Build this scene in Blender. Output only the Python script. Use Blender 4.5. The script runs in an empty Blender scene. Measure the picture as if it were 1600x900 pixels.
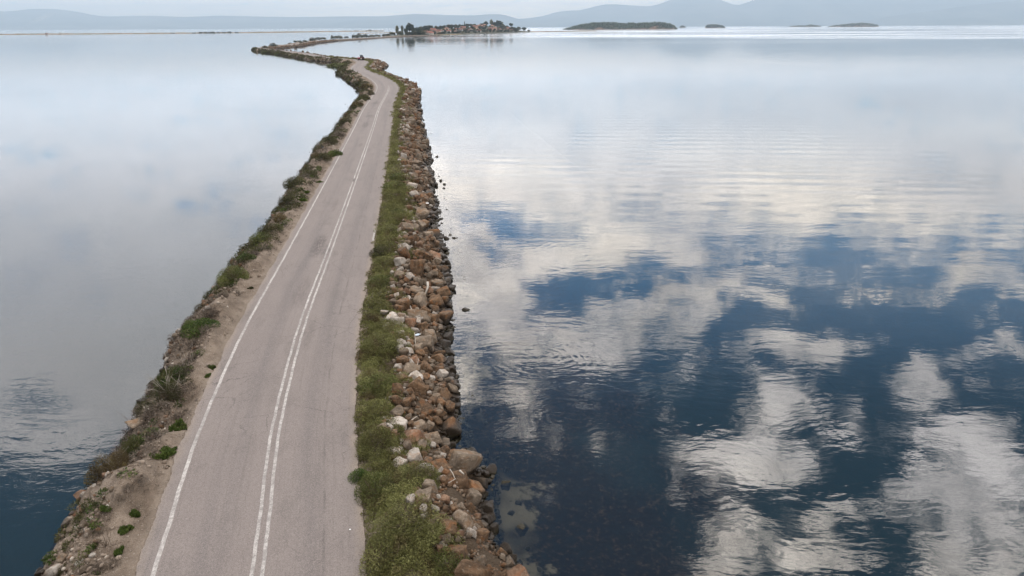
import bpy, bmesh, math, random
import numpy as np
from mathutils import Vector, Matrix, Euler
R = math.radians
rng = np.random.default_rng(7)
random.seed(7)
C = bpy.context.scene.collection
sc = bpy.context.scene
CAMZ = 16.3          # metres above the water (water is z = 0, road about 1.3)
ROADZ = 1.3

# ------------------------------------------------------------------ camera
F = 1067.0           # focal length in photo pixels (1600 wide)
PHI = math.atan(.005)
TH = math.atan(408 / F * math.cos(PHI))
fwd = Vector((0, math.cos(TH), -math.sin(TH)))
r0 = Vector((1, 0, 0)); u0 = r0.cross(fwd)
rgt = r0 * math.cos(PHI) - u0 * math.sin(PHI)
upv = u0 * math.cos(PHI) + r0 * math.sin(PHI)
cd = bpy.data.cameras.new('camera'); cam = bpy.data.objects.new('camera', cd); C.objects.link(cam)
cd.sensor_width = 36; cd.lens = 36 * F / 1600; cd.clip_start = .1; cd.clip_end = 120000
M3 = Matrix((rgt, upv, -fwd)).transposed()
cam.matrix_world = Matrix.Translation((0, 0, CAMZ)) @ M3.to_4x4()
sc.camera = cam

def ray(px, py):
    return fwd + rgt * ((px - 800) / F) - upv * ((py - 450) / F)
def at(px, py, z=0.0):
    """point of the place seen at this spot of the photograph, on the level z"""
    d = ray(px, py); t = (z - CAMZ) / d.z
    return Vector((d.x * t, d.y * t, z))
def atdist(px, py, Y):
    d = ray(px, py); t = Y / d.y
    return Vector((d.x * t, Y, CAMZ + d.z * t))

# ------------------------------------------------------------------ helpers
def tag(o, label=None, cat=None, group=None, kind=None):
    if label: o['label'] = label
    if cat: o['category'] = cat
    if group: o['group'] = group
    if kind: o['kind'] = kind
    return o
def empty(name, loc=(0, 0, 0), rz=0.0):
    o = bpy.data.objects.new(name, None); C.objects.link(o)
    o.location = loc; o.rotation_euler = (0, 0, rz); o.empty_display_size = .2
    return o
def link(name, me, parent=None, loc=None, rot=None, scale=None):
    o = bpy.data.objects.new(name, me); C.objects.link(o)
    if parent: o.parent = parent
    if loc is not None: o.location = loc
    if rot is not None: o.rotation_euler = rot
    if scale is not None: o.scale = scale
    return o
def mesh(name, V, Fc, mat=None, smooth=False, attrs=None):
    """V (n,3) array; Fc list/array of faces (array = uniform size)"""
    me = bpy.data.meshes.new(name)
    V = np.asarray(V, np.float32)
    if isinstance(Fc, np.ndarray):
        k = Fc.shape[1]; nf = len(Fc)
        loops = Fc.ravel().astype(np.int32); starts = np.arange(nf, dtype=np.int32) * k
    else:
        nf = len(Fc); ln = np.array([len(f) for f in Fc], np.int32)
        loops = np.fromiter((i for f in Fc for i in f), np.int32); starts = np.r_[0, np.cumsum(ln)[:-1]].astype(np.int32)
    me.vertices.add(len(V)); me.vertices.foreach_set('co', V.ravel())
    me.loops.add(len(loops)); me.loops.foreach_set('vertex_index', loops)
    me.polygons.add(nf); me.polygons.foreach_set('loop_start', starts)
    if smooth: me.polygons.foreach_set('use_smooth', np.ones(nf, bool))
    me.update(calc_edges=True); me.validate()
    for an, av in (attrs or {}).items():
        a = me.attributes.new(an, 'FLOAT', 'POINT'); a.data.foreach_set('value', np.asarray(av, np.float32))
    if mat: me.materials.append(mat)
    return me
def grid_faces(nu, nv):
    i = np.arange(nu - 1)[:, None]; j = np.arange(nv - 1)[None, :]
    a = i * nv + j
    return np.stack([a, a + 1, a + nv + 1, a + nv], -1).reshape(-1, 4)

class MB:
    """collects simple solids into one mesh"""
    def __init__(s): s.V = []; s.F = []
    def add(s, V, Fc):
        b = len(s.V); s.V += [tuple(v) for v in V]; s.F += [tuple(i + b for i in f) for f in Fc]; return s
    def box(s, c, d, rz=0.0, rx=0.0):
        m = Matrix.Rotation(rz, 3, 'Z') @ Matrix.Rotation(rx, 3, 'X'); c = Vector(c)
        V = [c + m @ Vector((x * d[0] / 2, y * d[1] / 2, z * d[2] / 2)) for x in (-1, 1) for y in (-1, 1) for z in (-1, 1)]
        return s.add(V, [(0, 1, 3, 2), (4, 6, 7, 5), (0, 4, 5, 1), (2, 3, 7, 6), (0, 2, 6, 4), (1, 5, 7, 3)])
    def tube(s, pts, rad, n=6):
        pts = [Vector(p) for p in pts]; rings = []
        for i, p in enumerate(pts):
            t = (pts[min(i + 1, len(pts) - 1)] - pts[max(i - 1, 0)]).normalized()
            a = t.cross(Vector((0.31, 0.22, 1)) if abs(t.z) < .9 else Vector((1, .1, 0))).normalized(); b = t.cross(a)
            r = rad[i] if hasattr(rad, '__len__') else rad
            rings.append([p + (a * math.cos(k * 2 * math.pi / n) + b * math.sin(k * 2 * math.pi / n)) * r for k in range(n)])
        V = [v for q in rings for v in q]; Fc = []
        for i in range(len(pts) - 1):
            for k in range(n):
                Fc.append((i * n + k, i * n + (k + 1) % n, (i + 1) * n + (k + 1) % n, (i + 1) * n + k))
        Fc.append(tuple(range(n - 1, -1, -1))); Fc.append(tuple((len(pts) - 1) * n + k for k in range(n)))
        return s.add(V, Fc)
    def prism(s, outline, y0, y1):
        """outline in x,z extruded along y"""
        n = len(outline)
        V = [(x, y0, z) for x, z in outline] + [(x, y1, z) for x, z in outline]
        return s.add(V, [tuple(range(n))] + [tuple(n + k for k in range(n - 1, -1, -1))] + [(k, k + n, (k + 1) % n + n, (k + 1) % n) for k in range(n)])
    def build(s, name, mat, parent=None, smooth=False):
        return link(name, mesh(name, s.V, s.F, mat, smooth), parent)
    def mesh(s, name, mat, smooth=False): return mesh(name, s.V, s.F, mat, smooth)

# ------------------------------------------------------------------ node helper
class NT:
    def __init__(s, tree): s.t = tree; s.t.nodes.clear()
    def n(s, typ, ins=None, **props):
        nd = s.t.nodes.new(typ)
        for k, v in props.items(): setattr(nd, k, v)
        for k, v in (ins or {}).items():
            sk = nd.inputs[k]
            if isinstance(v, bpy.types.NodeSocket): s.t.links.new(v, sk)
            elif hasattr(v, 'outputs'): s.t.links.new(v.outputs[0], sk)
            else: sk.default_value = v
        return nd
    def m(s, op, a, b=None, c=None, clamp=False):
        ins = {0: a}
        if b is not None: ins[1] = b
        if c is not None: ins[2] = c
        return s.n('ShaderNodeMath', ins, operation=op, use_clamp=clamp).outputs[0]
    def v(s, op, a, b=None, sc=None):
        ins = {0: a}
        if b is not None: ins[1] = b
        if sc is not None: ins['Scale'] = sc
        nd = s.n('ShaderNodeVectorMath', ins, operation=op)
        return nd.outputs['Value'] if op in ('LENGTH', 'DISTANCE', 'DOT_PRODUCT') else nd.outputs[0]
    def mix(s, f, a, b, blend='MIX'):
        nd = s.n('ShaderNodeMix', data_type='RGBA', blend_type=blend, clamp_factor=True)
        for sk, val in ((nd.inputs[0], f), (nd.inputs[6], a), (nd.inputs[7], b)):
            if isinstance(val, bpy.types.NodeSocket): s.t.links.new(val, sk)
            else: sk.default_value = val if not isinstance(val, tuple) or len(val) == 4 else (*val, 1)
        return nd.outputs[2]
    def noise(s, vec, scale, detail=4, rough=.55, dist=0.0, lac=2.0, out=0):
        return s.n('ShaderNodeTexNoise', {'Vector': vec, 'Scale': scale, 'Detail': detail, 'Roughness': rough, 'Distortion': dist, 'Lacunarity': lac}).outputs[out]
    def vor(s, vec, scale, feature='F1', out='Distance', rnd=1.0):
        return s.n('ShaderNodeTexVoronoi', {'Vector': vec, 'Scale': scale, 'Randomness': rnd}, feature=feature).outputs[out]
    def ramp(s, f, lo, hi, to0=0.0, to1=1.0, kind='SMOOTHSTEP'):
        return s.n('ShaderNodeMapRange', {0: f, 1: lo, 2: hi, 3: to0, 4: to1}, interpolation_type=kind).outputs[0]
    def map(s, vec, scale=(1, 1, 1), loc=(0, 0, 0), rot=(0, 0, 0)):
        return s.n('ShaderNodeMapping', {'Vector': vec, 'Scale': scale, 'Location': loc, 'Rotation': rot}).outputs[0]
    def attr(s, name, out='Fac'): return s.n('ShaderNodeAttribute', attribute_name=name).outputs[out]
    def pos(s): return s.n('ShaderNodeNewGeometry').outputs['Position']
    def obj(s): return s.n('ShaderNodeTexCoord').outputs['Object']
    def xyz(s, v): return s.n('ShaderNodeSeparateXYZ', {0: v}).outputs
    def comb(s, x, y, z): return s.n('ShaderNodeCombineXYZ', {0: x, 1: y, 2: z}).outputs[0]
    def bump(s, h, strength=1.0, dist=1.0): return s.n('ShaderNodeBump', {'Height': h, 'Strength': strength, 'Distance': dist}).outputs[0]
def new_mat(name):
    m = bpy.data.materials.new(name); m.use_nodes = True; return m, NT(m.node_tree)
def principled(nt, color, rough=.8, normal=None, spec=.3, **kw):
    ins = {'Base Color': color if isinstance(color, bpy.types.NodeSocket) else (*color, 1), 'Roughness': rough, 'Specular IOR Level': spec}
    if normal is not None: ins['Normal'] = normal
    ins.update(kw)
    p = nt.n('ShaderNodeBsdfPrincipled', ins)
    nt.n('ShaderNodeOutputMaterial', {'Surface': p.outputs[0]})
    return p
def plain(name, col, rough=.7, var=.25, scale=3.0, metallic=0.0):
    """a plain coat with a little dirt so that nothing is one flat colour"""
    m, t = new_mat(name)
    f = t.noise(t.obj(), scale, 4)
    c = t.mix(f, tuple(x * (1 - var) for x in col), tuple(min(1, x * (1 + var)) for x in col))
    principled(t, c, rough, **{'Metallic': metallic}); return m

# ------------------------------------------------------------------ line of the causeway
CL = [(-1,-14),(-3.3,-2),(-5.3,6.5),(-7.5,15.7),(-8.2,18.6),(-9.17,22.2),(-10.2,27.3),(-11.3,33.6),(-12.95,45.8),(-16.1,68.7),(-22.1,111.3),(-26.1,138.9),(-29.4,165.9),(-31.6,183),(-34.6,199),(-40,220),(-48,245),(-54.5,264),(-60,284),(-63.3,303),(-66,322),(-69,338),(-74.5,353),(-87,371),(-99,388),(-130,452),(-160,507),(-176,532),(-190,556),(-199.5,580),(-205,605),(-206.5,632),(-207,680),(-218,750),(-228,820),(-236,932),(-227,1045),(-211,1248),(-196,1370),(-150,1520)]
def spline(P, step=.5):
    P = np.array(P, float); t = np.r_[0, np.cumsum(np.hypot(*np.diff(P, axis=0).T) ** .5)]
    m = np.zeros_like(P); dt = np.diff(t)[:, None]
    sl = np.diff(P, axis=0) / dt
    m[1:-1] = (sl[:-1] * dt[1:] + sl[1:] * dt[:-1]) / (dt[1:] + dt[:-1]); m[0] = sl[0]; m[-1] = sl[-1]
    out = []
    for i in range(len(P) - 1):
        h = dt[i, 0]; n = max(2, int(np.hypot(*(P[i + 1] - P[i])) / .2)); u = np.linspace(0, 1, n, endpoint=False)[:, None]
        out.append((2*u**3-3*u**2+1)*P[i]+(u**3-2*u**2+u)*h*m[i]+(-2*u**3+3*u**2)*P[i+1]+(u**3-u**2)*h*m[i+1])
    Q = np.vstack(out + [P[-1:]]); s = np.r_[0, np.cumsum(np.hypot(*np.diff(Q, axis=0).T))]
    S = np.arange(0, s[-1], step); X = np.interp(S, s, Q[:, 0]); Y = np.interp(S, s, Q[:, 1])
    k = np.hanning(17); k /= k.sum()
    return S, np.convolve(np.pad(X, 8, 'edge'), k, 'valid'), np.convolve(np.pad(Y, 8, 'edge'), k, 'valid')
S_, X_, Y_ = spline(CL)
TX_ = np.gradient(X_, S_); TY_ = np.gradient(Y_, S_); _l = np.hypot(TX_, TY_); TX_ /= _l; TY_ /= _l
SMAX = S_[-1]
def place(s, d):
    """world x, y of the point at s metres along the road and d metres to its right"""
    x = np.interp(s, S_, X_); y = np.interp(s, S_, Y_); tx = np.interp(s, S_, TX_); ty = np.interp(s, S_, TY_)
    return x + d * ty, y - d * tx
def heading(s): return math.atan2(float(np.interp(s, S_, TY_)), float(np.interp(s, S_, TX_)))
def sd(x, y):
    i = int(np.argmin((X_ - x) ** 2 + (Y_ - y) ** 2))
    return float(S_[i]), float((x - X_[i]) * TY_[i] - (y - Y_[i]) * TX_[i])
def prof(tbl): a = np.array(tbl, float); return lambda s: np.interp(s, a[:, 0], a[:, 1])
toe_l = prof([(0,-7),(34,-7),(40,-6.65),(46,-6.9),(61,-7.2),(75,-6.7),(107,-7.3),(140,-6.4),(168,-6.4),(198,-7),(223,-8.0),(244,-8.9),(276,-8.4),(315,-8.5),(345,-8.7),(366,-10.5),(374,-12.2),(384,-9.5),(406,-7.8),(440,-8.4),(470,-10),(499,-11),(530,-9),(569,-7.4),(618,-7),(700,-11),(900,-12),(1200,-11),(1400,-12)])
toe_r = prof([(0,7.4),(30,7.6),(31.5,7.2),(33,7.3),(35,7.8),(37.5,7.3),(43,7.5),(50,7.9),(62,8.3),(69,8.2),(73,8),(104,8.2),(165,7.8),(195,7.5),(224,8.6),(246,7.9),(265,7.3),(292,8),(302,7.3),(320,9.6),(345,10.6),(360,10),(368,9.4),(380,8),(420,6.6),(540,6.5),(600,6.5),(640,9),(720,11),(830,12),(1000,13),(1170,8.5),(1290,8),(1400,8)])
scrub_r = prof([(0,5.7),(29,5.7),(30.5,5.4),(32,4.6),(33.5,5.8),(35,4.6),(36.5,4.3),(38.5,4.3),(41.5,4.9),(45,5.3),(48,4.6),(54,4.6),(60.5,4.9),(69,5.3),(80.5,5.7),(98.5,4.4),(127,4.3),(182,4.7),(240,4.6),(300,4.4),(340,4.6),(400,4.6),(1400,5)])

_hn = [(rng.uniform(-1, 1, 2) / w, rng.uniform(0, 6.28), w) for w in (9, 6, 4, 2.7, 1.9, 1.3, .9, .6) for _ in range(2)]
def wob(x, y):
    h = 0
    for k, p, w in _hn: h = h + np.sin((x * k[0] + y * k[1]) * 6.28 + p) * w ** .8 * .11
    return h
def land(s, d):
    """height of the bank (not the road) at s, d"""
    s = np.asarray(s, float); d = np.asarray(d, float)
    x, y = place(s, d); w = wob(x, y)
    tl = -toe_l(s); tr = toe_r(s)
    edge = np.where(d > 0, 3.45, 3.55)
    a = np.abs(d); toe = np.where(d > 0, tr, tl)
    brow = np.where(d > 0, edge + (toe - edge) * .42, edge + (toe - edge) * .60)
    # shoulder -> berm -> slope into the water -> bed
    f = np.clip((a - edge) / (brow - edge), 0, 1)
    berm = np.where(d > 0, .02, .22)
    top = 1.27 - .04 * f + berm * np.sin(np.clip(f, 0, 1) * math.pi) ** 2 + w * .34 * np.clip((a - edge) / .8, 0, 1) * np.where(d > 0, .7, 1.0)
    g = np.clip((a - brow) / (toe - brow), 0, 3)
    z = np.where(a < brow, top, top * (1 - g ** 1.15) - .0)
    z = np.where(g > 1, -1.6 * (g - 1), z) + w * .22 * np.clip((g - .2) * 3, 0, 1) * np.clip((1.35 - g) * 2, 0, 1)
    return np.where(a < edge, 1.22, np.maximum(z, -1.5))
def lz(s, d): return float(land(s, d))
SKY_STRENGTH=.058; HAZE_D=6.2e-5; HAZE_TOP=1450
# ------------------------------------------------------------------ materials
def mat_asphalt():
    m, t = new_mat('asphalt')
    P = t.pos(); u = t.attr('across'); v = t.attr('along')
    uv = t.comb(u, v, 0.0)
    base = t.mix(t.noise(P, .35, 5, .6), (0.157, 0.135, 0.128), (0.201, 0.175, 0.163))
    # long wheel tracks, a little smoother and darker
    trk = t.m('ABSOLUTE', t.m('SUBTRACT', t.m('ABSOLUTE', u), 1.45))
    tr = t.m('MULTIPLY', t.ramp(trk, .75, .1), t.ramp(t.noise(t.map(uv, (1.2, .06, 1)), 1.0, 4), .3, .7))
    c = t.mix(t.m('MULTIPLY', tr, 1.0), base, (0.136, 0.120, 0.116))
    # lengthwise streaks and paving joint
    st = t.noise(t.map(uv, (9, .12, 1)), 1.0, 5, .7)
    c = t.mix(t.ramp(st, .50, .72, 0, .55), c, (0.123, 0.107, 0.101))
    jn = t.m('ABSOLUTE', t.m('SUBTRACT', t.m('ADD', u, t.m('MULTIPLY', t.noise(t.map(uv, (.1, .4, 1)), 1.0, 3), .25)), 2.0))
    c = t.mix(t.m('MULTIPLY', t.ramp(jn, .06, .015), t.ramp(t.noise(uv, .5, 3), .4, .6, 0, .5)), c, (0.080, 0.069, 0.066))
    # fine cracks
    wv = t.v('ADD', uv, t.v('SCALE', t.noise(uv, 1.3, 4, .7, out=1), sc=.5))
    cr = t.vor(wv, .55, 'DISTANCE_TO_EDGE')
    c = t.mix(t.m('MULTIPLY', t.ramp(cr, .012, .002), t.ramp(t.noise(uv, .16, 3), .48, .62, 0, .6)), c, (0.060, 0.052, 0.050))
    # stains: rubber and oil where cars brake
    for (sv, su, ls, lu, am) in ((63.5, -.95, 3.2, .55, .75), (62, -.25, 2.0, .35, .5), (76, -1.0, 3, .3, .3), (86.5, -.1, .9, .16, .9), (131, -1.4, 4, .6, .45), (143, -1.2, 2.4, .8, .5), (166, -1.3, 3.5, 1.0, .5), (168, 1.2, 4, .8, .25), (54, -.8, 3, .5, .3), (48, .5, 2.5, .4, .2), (110, -.9, 2, .35, .4)):
        dx = t.m('DIVIDE', t.m('SUBTRACT', v, sv), ls); dy = t.m('DIVIDE', t.m('SUBTRACT', u, su), lu)
        q = t.m('ADD', t.m('MULTIPLY', dx, dx), t.m('MULTIPLY', dy, dy))
        f = t.m('MULTIPLY', t.ramp(q, 1.3, 0.0), t.ramp(t.noise(t.map(uv, (7, 1.6, 1)), 1.0, 5, .7), .32, .62, 0, min(1, am * 1.25)))
        c = t.mix(f, c, (0.066, 0.056, 0.054))
    # dust blown in from both verges
    e = t.m('MINIMUM', t.m('SUBTRACT', 3.1, u), t.m('ADD', 3.62, u))
    dn = t.m('ADD', e, t.m('MULTIPLY', t.m('SUBTRACT', t.noise(t.map(uv, (2.5, .7, 1)), 1.0, 5, .65), .5), .75))
    c = t.mix(t.ramp(dn, .42, -.08, 0, .9), c, (0.230, 0.189, 0.154))
    c = t.mix(t.ramp(t.noise(t.map(uv, (.8, .25, 1), (3, 9, 0)), 1.0, 6, .68), .50, .68, 0, .55), c, (0.125, 0.110, 0.103))
    # aggregate: pale and dark chippings
    g = t.vor(P, 55, out='Color'); gs = t.n('ShaderNodeSeparateColor', {0: g}).outputs[0]
    c = t.mix(t.ramp(gs, .62, .98, 0, .30), c, (0.334, 0.296, 0.271)); c = t.mix(t.ramp(gs, .36, .02, 0, .38), c, (0.047, 0.040, 0.037))
    n3 = t.noise(P, 14, 4, .75)
    c = t.mix(t.ramp(n3, .5, .72, 0, .22), c, (0.087, 0.076, 0.073))
    h = t.m('ADD', t.m('MULTIPLY', gs, .006), t.m('MULTIPLY', t.noise(P, 60, 2), .006))
    principled(t, c, .85, t.bump(h, .7, 1.0), .25)
    return m
def mat_paint():
    m, t = new_mat('road_paint')
    P = t.pos()
    w = t.noise(P, 5.5, 6, .72); w2 = t.noise(P, 38, 3, .6); w3 = t.noise(P, .35, 3)
    k = t.m('ADD', t.m('ADD', t.m('MULTIPLY', w, .6), t.m('MULTIPLY', w2, .45)), t.m('MULTIPLY', w3, .35))
    c = t.mix(t.ramp(k, .56, .80), (.42, .40, .38), (.19, .175, .168))
    c = t.mix(t.ramp(t.noise(P, 2.2, 4), .4, .75, 0, .4), c, (.30, .28, .262))
    principled(t, c, .75, t.bump(w2, .4, .01), .3); return m
def mat_bank():
    m, t = new_mat('bank_soil')
    P = t.pos(); d = t.attr('across'); z = t.xyz(P)[2]
    n1 = t.noise(P, 1.1, 6, .65); n2 = t.noise(P, 6, 5, .7)
    c = t.mix(t.ramp(n1, .35, .65), (0.125, 0.095, 0.072), (0.215, 0.172, 0.135))
    c = t.mix(t.ramp(n2, .5, .75, 0, .55), c, (0.082, 0.062, 0.046))
    # packed wheel rut along the shoulder
    rut = t.m('ABSOLUTE', t.m('ADD', d, t.m('ADD', 4.05, t.m('MULTIPLY', t.noise(P, .3, 2), .3))))
    c = t.mix(t.ramp(rut, .3, .02, 0, .45), c, (0.137, 0.108, 0.083))
    # dusty strip beside the carriageway
    ad = t.m('ABSOLUTE', d)
    c = t.mix(t.ramp(ad, 4.0, 3.3, 0, .7), c, (0.225, 0.185, 0.150))
    # gravel in the earth: many sizes
    for sc_, lo, hi, am in ((26, .30, .18, .8), (11, .26, .17, .7)):
        v = t.n('ShaderNodeTexVoronoi', {'Vector': P, 'Scale': sc_})
        k = t.n('ShaderNodeSeparateColor', {0: v.outputs['Color']}).outputs
        st = t.mix(k[0], (0.173, 0.137, 0.108), (0.374, 0.331, 0.288))
        f = t.m('MULTIPLY', t.ramp(v.outputs['Distance'], lo, hi), t.ramp(k[1], .45, .55, 0, am))
        c = t.mix(t.m('MULTIPLY', f, t.ramp(t.noise(P, .7, 3), .32, .6, .25, 1)), c, st)
    # roots, litter and thin weeds under the scrub of the right verge
    c = t.mix(t.ramp(d, 3.3, 3.9, 0, .75), c, (0.061, 0.050, 0.030))
    c = t.mix(t.ramp(t.m('SUBTRACT', d, t.m('MULTIPLY', t.m('SUBTRACT', n1, .5), .8)), 4.3, 4.9), c, t.mix(n2, (.040, .028, .018), (.085, .062, .042)))  # rock slope beyond the scrub: shade of the gaps put into the soil colour
    # wet, algae-dark foot at the waterline
    zz = t.m('ADD', z, t.m('MULTIPLY', t.m('SUBTRACT', n1, .5), .3))
    c = t.mix(t.ramp(zz, .30, .06), c, (0.023, 0.017, 0.012))
    h = t.m('ADD', t.m('MULTIPLY', n2, .10), t.m('ADD', t.m('MULTIPLY', t.vor(P, 20), .05), t.m('MULTIPLY', t.noise(P, 3, 4, .7), .10)))
    principled(t, c, .9, t.bump(h, .8, 1.0), .2); return m
def mat_rock(name, a, b, stain, pale, wet=True):
    m, t = new_mat(name)
    O = t.obj(); P = t.pos(); z = t.xyz(P)[2]
    rnd = t.n('ShaderNodeObjectInfo').outputs['Random']
    O2 = t.v('ADD', O, t.v('SCALE', t.comb(rnd, rnd, rnd), sc=37.0))
    n1 = t.noise(O2, 1.7, 5, .62, .4); n2 = t.noise(O2, 5.5, 6, .7); n3 = t.noise(O2, 17, 4, .7)
    c = t.mix(t.ramp(n1, .35, .66), a, b)
    c = t.mix(t.ramp(t.noise(O2, 1.1, 3, .5, .8), .52, .68, 0, .75), c, stain)
    c = t.mix(t.ramp(n2, .54, .7, 0, .7), c, pale)
    c = t.mix(t.ramp(n3, .52, .75, 0, .45), c, tuple(x * .4 for x in a))
    k = t.ramp(t.n('ShaderNodeObjectInfo').outputs['Random'], 0, 1, .72, 1.22, 'LINEAR')
    c = t.mix(1.0, c, t.comb(k, k, k), 'MULTIPLY')
    rough = .85
    if wet:
        zz = t.m('ADD', z, t.m('MULTIPLY', t.m('SUBTRACT', n2, .5), .22))
        f = t.ramp(zz, .66, .34)
        c = t.mix(f, c, (.026, .018, .011))
        c = t.mix(t.ramp(zz, .13, .02, 0, .35), c, (.035, .034, .010))
        rough = t.ramp(f, 0, 1, .85, .38)
    h = t.m('ADD', t.m('MULTIPLY', n2, .06), t.m('MULTIPLY', n3, .025))
    principled(t, c, rough, t.bump(h, .9, 1.0), .3); return m
def mat_leaf(name, cols, trans=.25, var=1.0, brown=None):
    """cols: dark, mid, light leaf colours picked leaf by leaf from the 'tint' of each leaf"""
    m, t = new_mat(name)
    a = t.attr('tint')
    c = t.mix(t.ramp(a, 0, .5, kind='LINEAR'), cols[0], cols[1]); c = t.mix(t.ramp(a, .5, 1, kind='LINEAR'), c, cols[2])
    rnd = t.n('ShaderNodeObjectInfo').outputs['Random']
    k = t.ramp(rnd, 0, 1, 1 - .2 * var, 1 + .2 * var, 'LINEAR'); c = t.mix(1.0, c, t.comb(k, k, k), 'MULTIPLY')
    P = t.pos()
    k2 = t.ramp(t.noise(P, .45, 4, .6), .3, .7, .78, 1.2); c = t.mix(1.0, c, t.comb(k2, k2, k2), 'MULTIPLY')
    if brown: c = t.mix(t.ramp(t.noise(P, 1.1, 5, .6, .5), .50, .68, 0, .8), c, brown)
    p = t.n('ShaderNodeBsdfPrincipled', {'Base Color': c, 'Roughness': .65, 'Specular IOR Level': .2})
    tr = t.n('ShaderNodeBsdfTranslucent', {'Color': c})
    mx = t.n('ShaderNodeMixShader', {0: trans, 1: p, 2: tr})
    t.n('ShaderNodeOutputMaterial', {'Surface': mx}); return m

def mat_water():
    m, t = new_mat('lagoon_water')
    P = t.pos(); x, y, z = t.xyz(P)
    pv = t.v('ADD', P, t.v('SCALE', t.v('SUBTRACT', t.noise(P, .12, 2, out=1), (.5, .5, .5)), sc=2.5))
    # small ripples, longer across the view of the shore
    a1 = t.m('MULTIPLY', t.noise(t.map(pv, (.55, 1.25, 1)), 1.0, 3, .5), .030)
    a2 = t.m('MULTIPLY', t.noise(t.map(pv, (1.6, 3.2, 1), (7, 3, 0)), 1.0, 3, .55), .0085)
    breeze = t.ramp(t.noise(t.map(P, (.022, .05, 1)), 1.0, 3, .55), .40, .62)
    left = t.ramp(x, -6, -14)
    near_l = t.m('MULTIPLY', left, t.ramp(y, 75, 28))
    amp = t.m('ADD', t.m('ADD', .11, t.m('MULTIPLY', breeze, .26)), t.m('MULTIPLY', near_l, .34))
    h = t.m('MULTIPLY', t.m('ADD', a1, a2), amp)
    # a slow train of swell far out to the right
    w = t.n('ShaderNodeTexWave', {'Vector': t.map(P, (1, 1, 1), rot=(0, 0, R(3))), 'Scale': .082, 'Distortion': 3.6, 'Detail': 3.0, 'Detail Scale': .35, 'Detail Roughness': .5}, wave_type='BANDS', bands_direction='Y', wave_profile='SIN').outputs['Fac']
    ex = t.m('DIVIDE', t.m('SUBTRACT', x, 28), 42); ey = t.m('DIVIDE', t.m('SUBTRACT', y, 100), 62)
    msk = t.ramp(t.m('ADD', t.m('MULTIPLY', ex, ex), t.m('MULTIPLY', ey, ey)), 1.25, .1)
    h = t.m('ADD', h, t.m('MULTIPLY', t.m('MULTIPLY', w, msk), .0085))
    # rings spreading from fish and falling drops
    for (px, py, wl, rad, am) in RINGS:
        c = at(px, py)
        dd = t.v('DISTANCE', t.v('ADD', P, t.v('SCALE', t.v('SUBTRACT', t.noise(P, .5, 2, out=1), (.5, .5, .5)), sc=.9)), tuple(c))
        f = t.m('SINE', t.m('MULTIPLY', dd, 6.2832 / wl))
        h = t.m('ADD', h, t.m('MULTIPLY', t.m('MULTIPLY', f, t.m('MULTIPLY', t.ramp(dd, rad, rad * .45), t.ramp(t.noise(P, .35, 2), .38, .62))), am))
    nrm = t.bump(h, 1.0, 1.0)
    fr = t.n('ShaderNodeFresnel', {'IOR': WATER_IOR, 'Normal': nrm}).outputs[0]
    # distant cat's-paws: wind-roughened lanes between calm ones
    lane = t.ramp(t.noise(t.map(P, (.0011, .006, 1)), 1.0, 3, .55, .6), .42, .6)
    dist = t.ramp(t.v('LENGTH', P), 250, 1500)
    rough = t.m('ADD', t.m('ADD', .012, t.m('MULTIPLY', dist, .055)), t.m('MULTIPLY', t.m('MULTIPLY', t.m('MULTIPLY', lane, dist), t.ramp(x, -300, 300, .15, 1)), .12))
    gl = t.n('ShaderNodeBsdfGlossy', {'Color': (1, 1, 1, 1), 'Roughness': rough, 'Normal': nrm})
    tp = t.n('ShaderNodeBsdfTransparent', {'Color': (.74, .76, .70, 1)})
    mx = t.n('ShaderNodeMixShader', {0: fr, 1: tp, 2: gl})
    t.n('ShaderNodeOutputMaterial', {'Surface': mx}); return m
WATER_IOR = 1.6
RINGS = [(905, 395, .55, 5.0, .0009), (850, 555, .40, 4.2, .0009), (1060, 640, .42, 5.0, .0004), (1250, 690, .38, 3.6, .0002), (900, 650, .36, 3.0, .0005), (1110, 750, .34, 3.4, .00022), (1190, 860, .34, 3.0, .00018)]
def mat_bed():
    m, t = new_mat('lagoon_bed')
    P = t.pos(); sh = t.attr('shore')       # metres from the right-hand shore (99 elsewhere)
    n1 = t.noise(P, .55, 5, .6); n2 = t.noise(P, 2.4, 6, .68); n3 = t.noise(P, 9, 4, .7)
    deep = t.mix(t.noise(P, .05, 3), (.006, .026, .038), (.010, .036, .050))
    deep = t.mix(t.ramp(t.xyz(P)[0], -12, -17), deep, (.013, .030, .031))
    weed = t.mix(t.ramp(t.noise(P, 4.2, 6, .78), .50, .66), (.010, .010, .011), (.078, .054, .036))
    weed = t.mix(t.ramp(n2, .48, .66), weed, (.012, .017, .022))
    sand = t.mix(n3, (.15, .128, .10), (.235, .205, .165))
    k = t.m('ADD', t.m('ADD', sh, t.m('MULTIPLY', t.m('SUBTRACT', n1, .5), 7.5)), t.m('MULTIPLY', t.m('SUBTRACT', n2, .5), 3.0))
    wz = t.m('ADD', sh, t.m('MULTIPLY', t.m('SUBTRACT', t.noise(P, .22, 4), .5), 16))
    c = t.mix(t.ramp(wz, 4.5, 12), weed, deep)
    c = t.mix(t.m('MULTIPLY', t.m('MULTIPLY', t.ramp(k, 1.9, 1.1), t.ramp(sh, 4.6, 2.6)), t.ramp(t.noise(P, .22, 3), .38, .5)), c, sand)
    principled(t, c, .9, t.bump(n2, .5, .2), .1); return m
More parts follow.
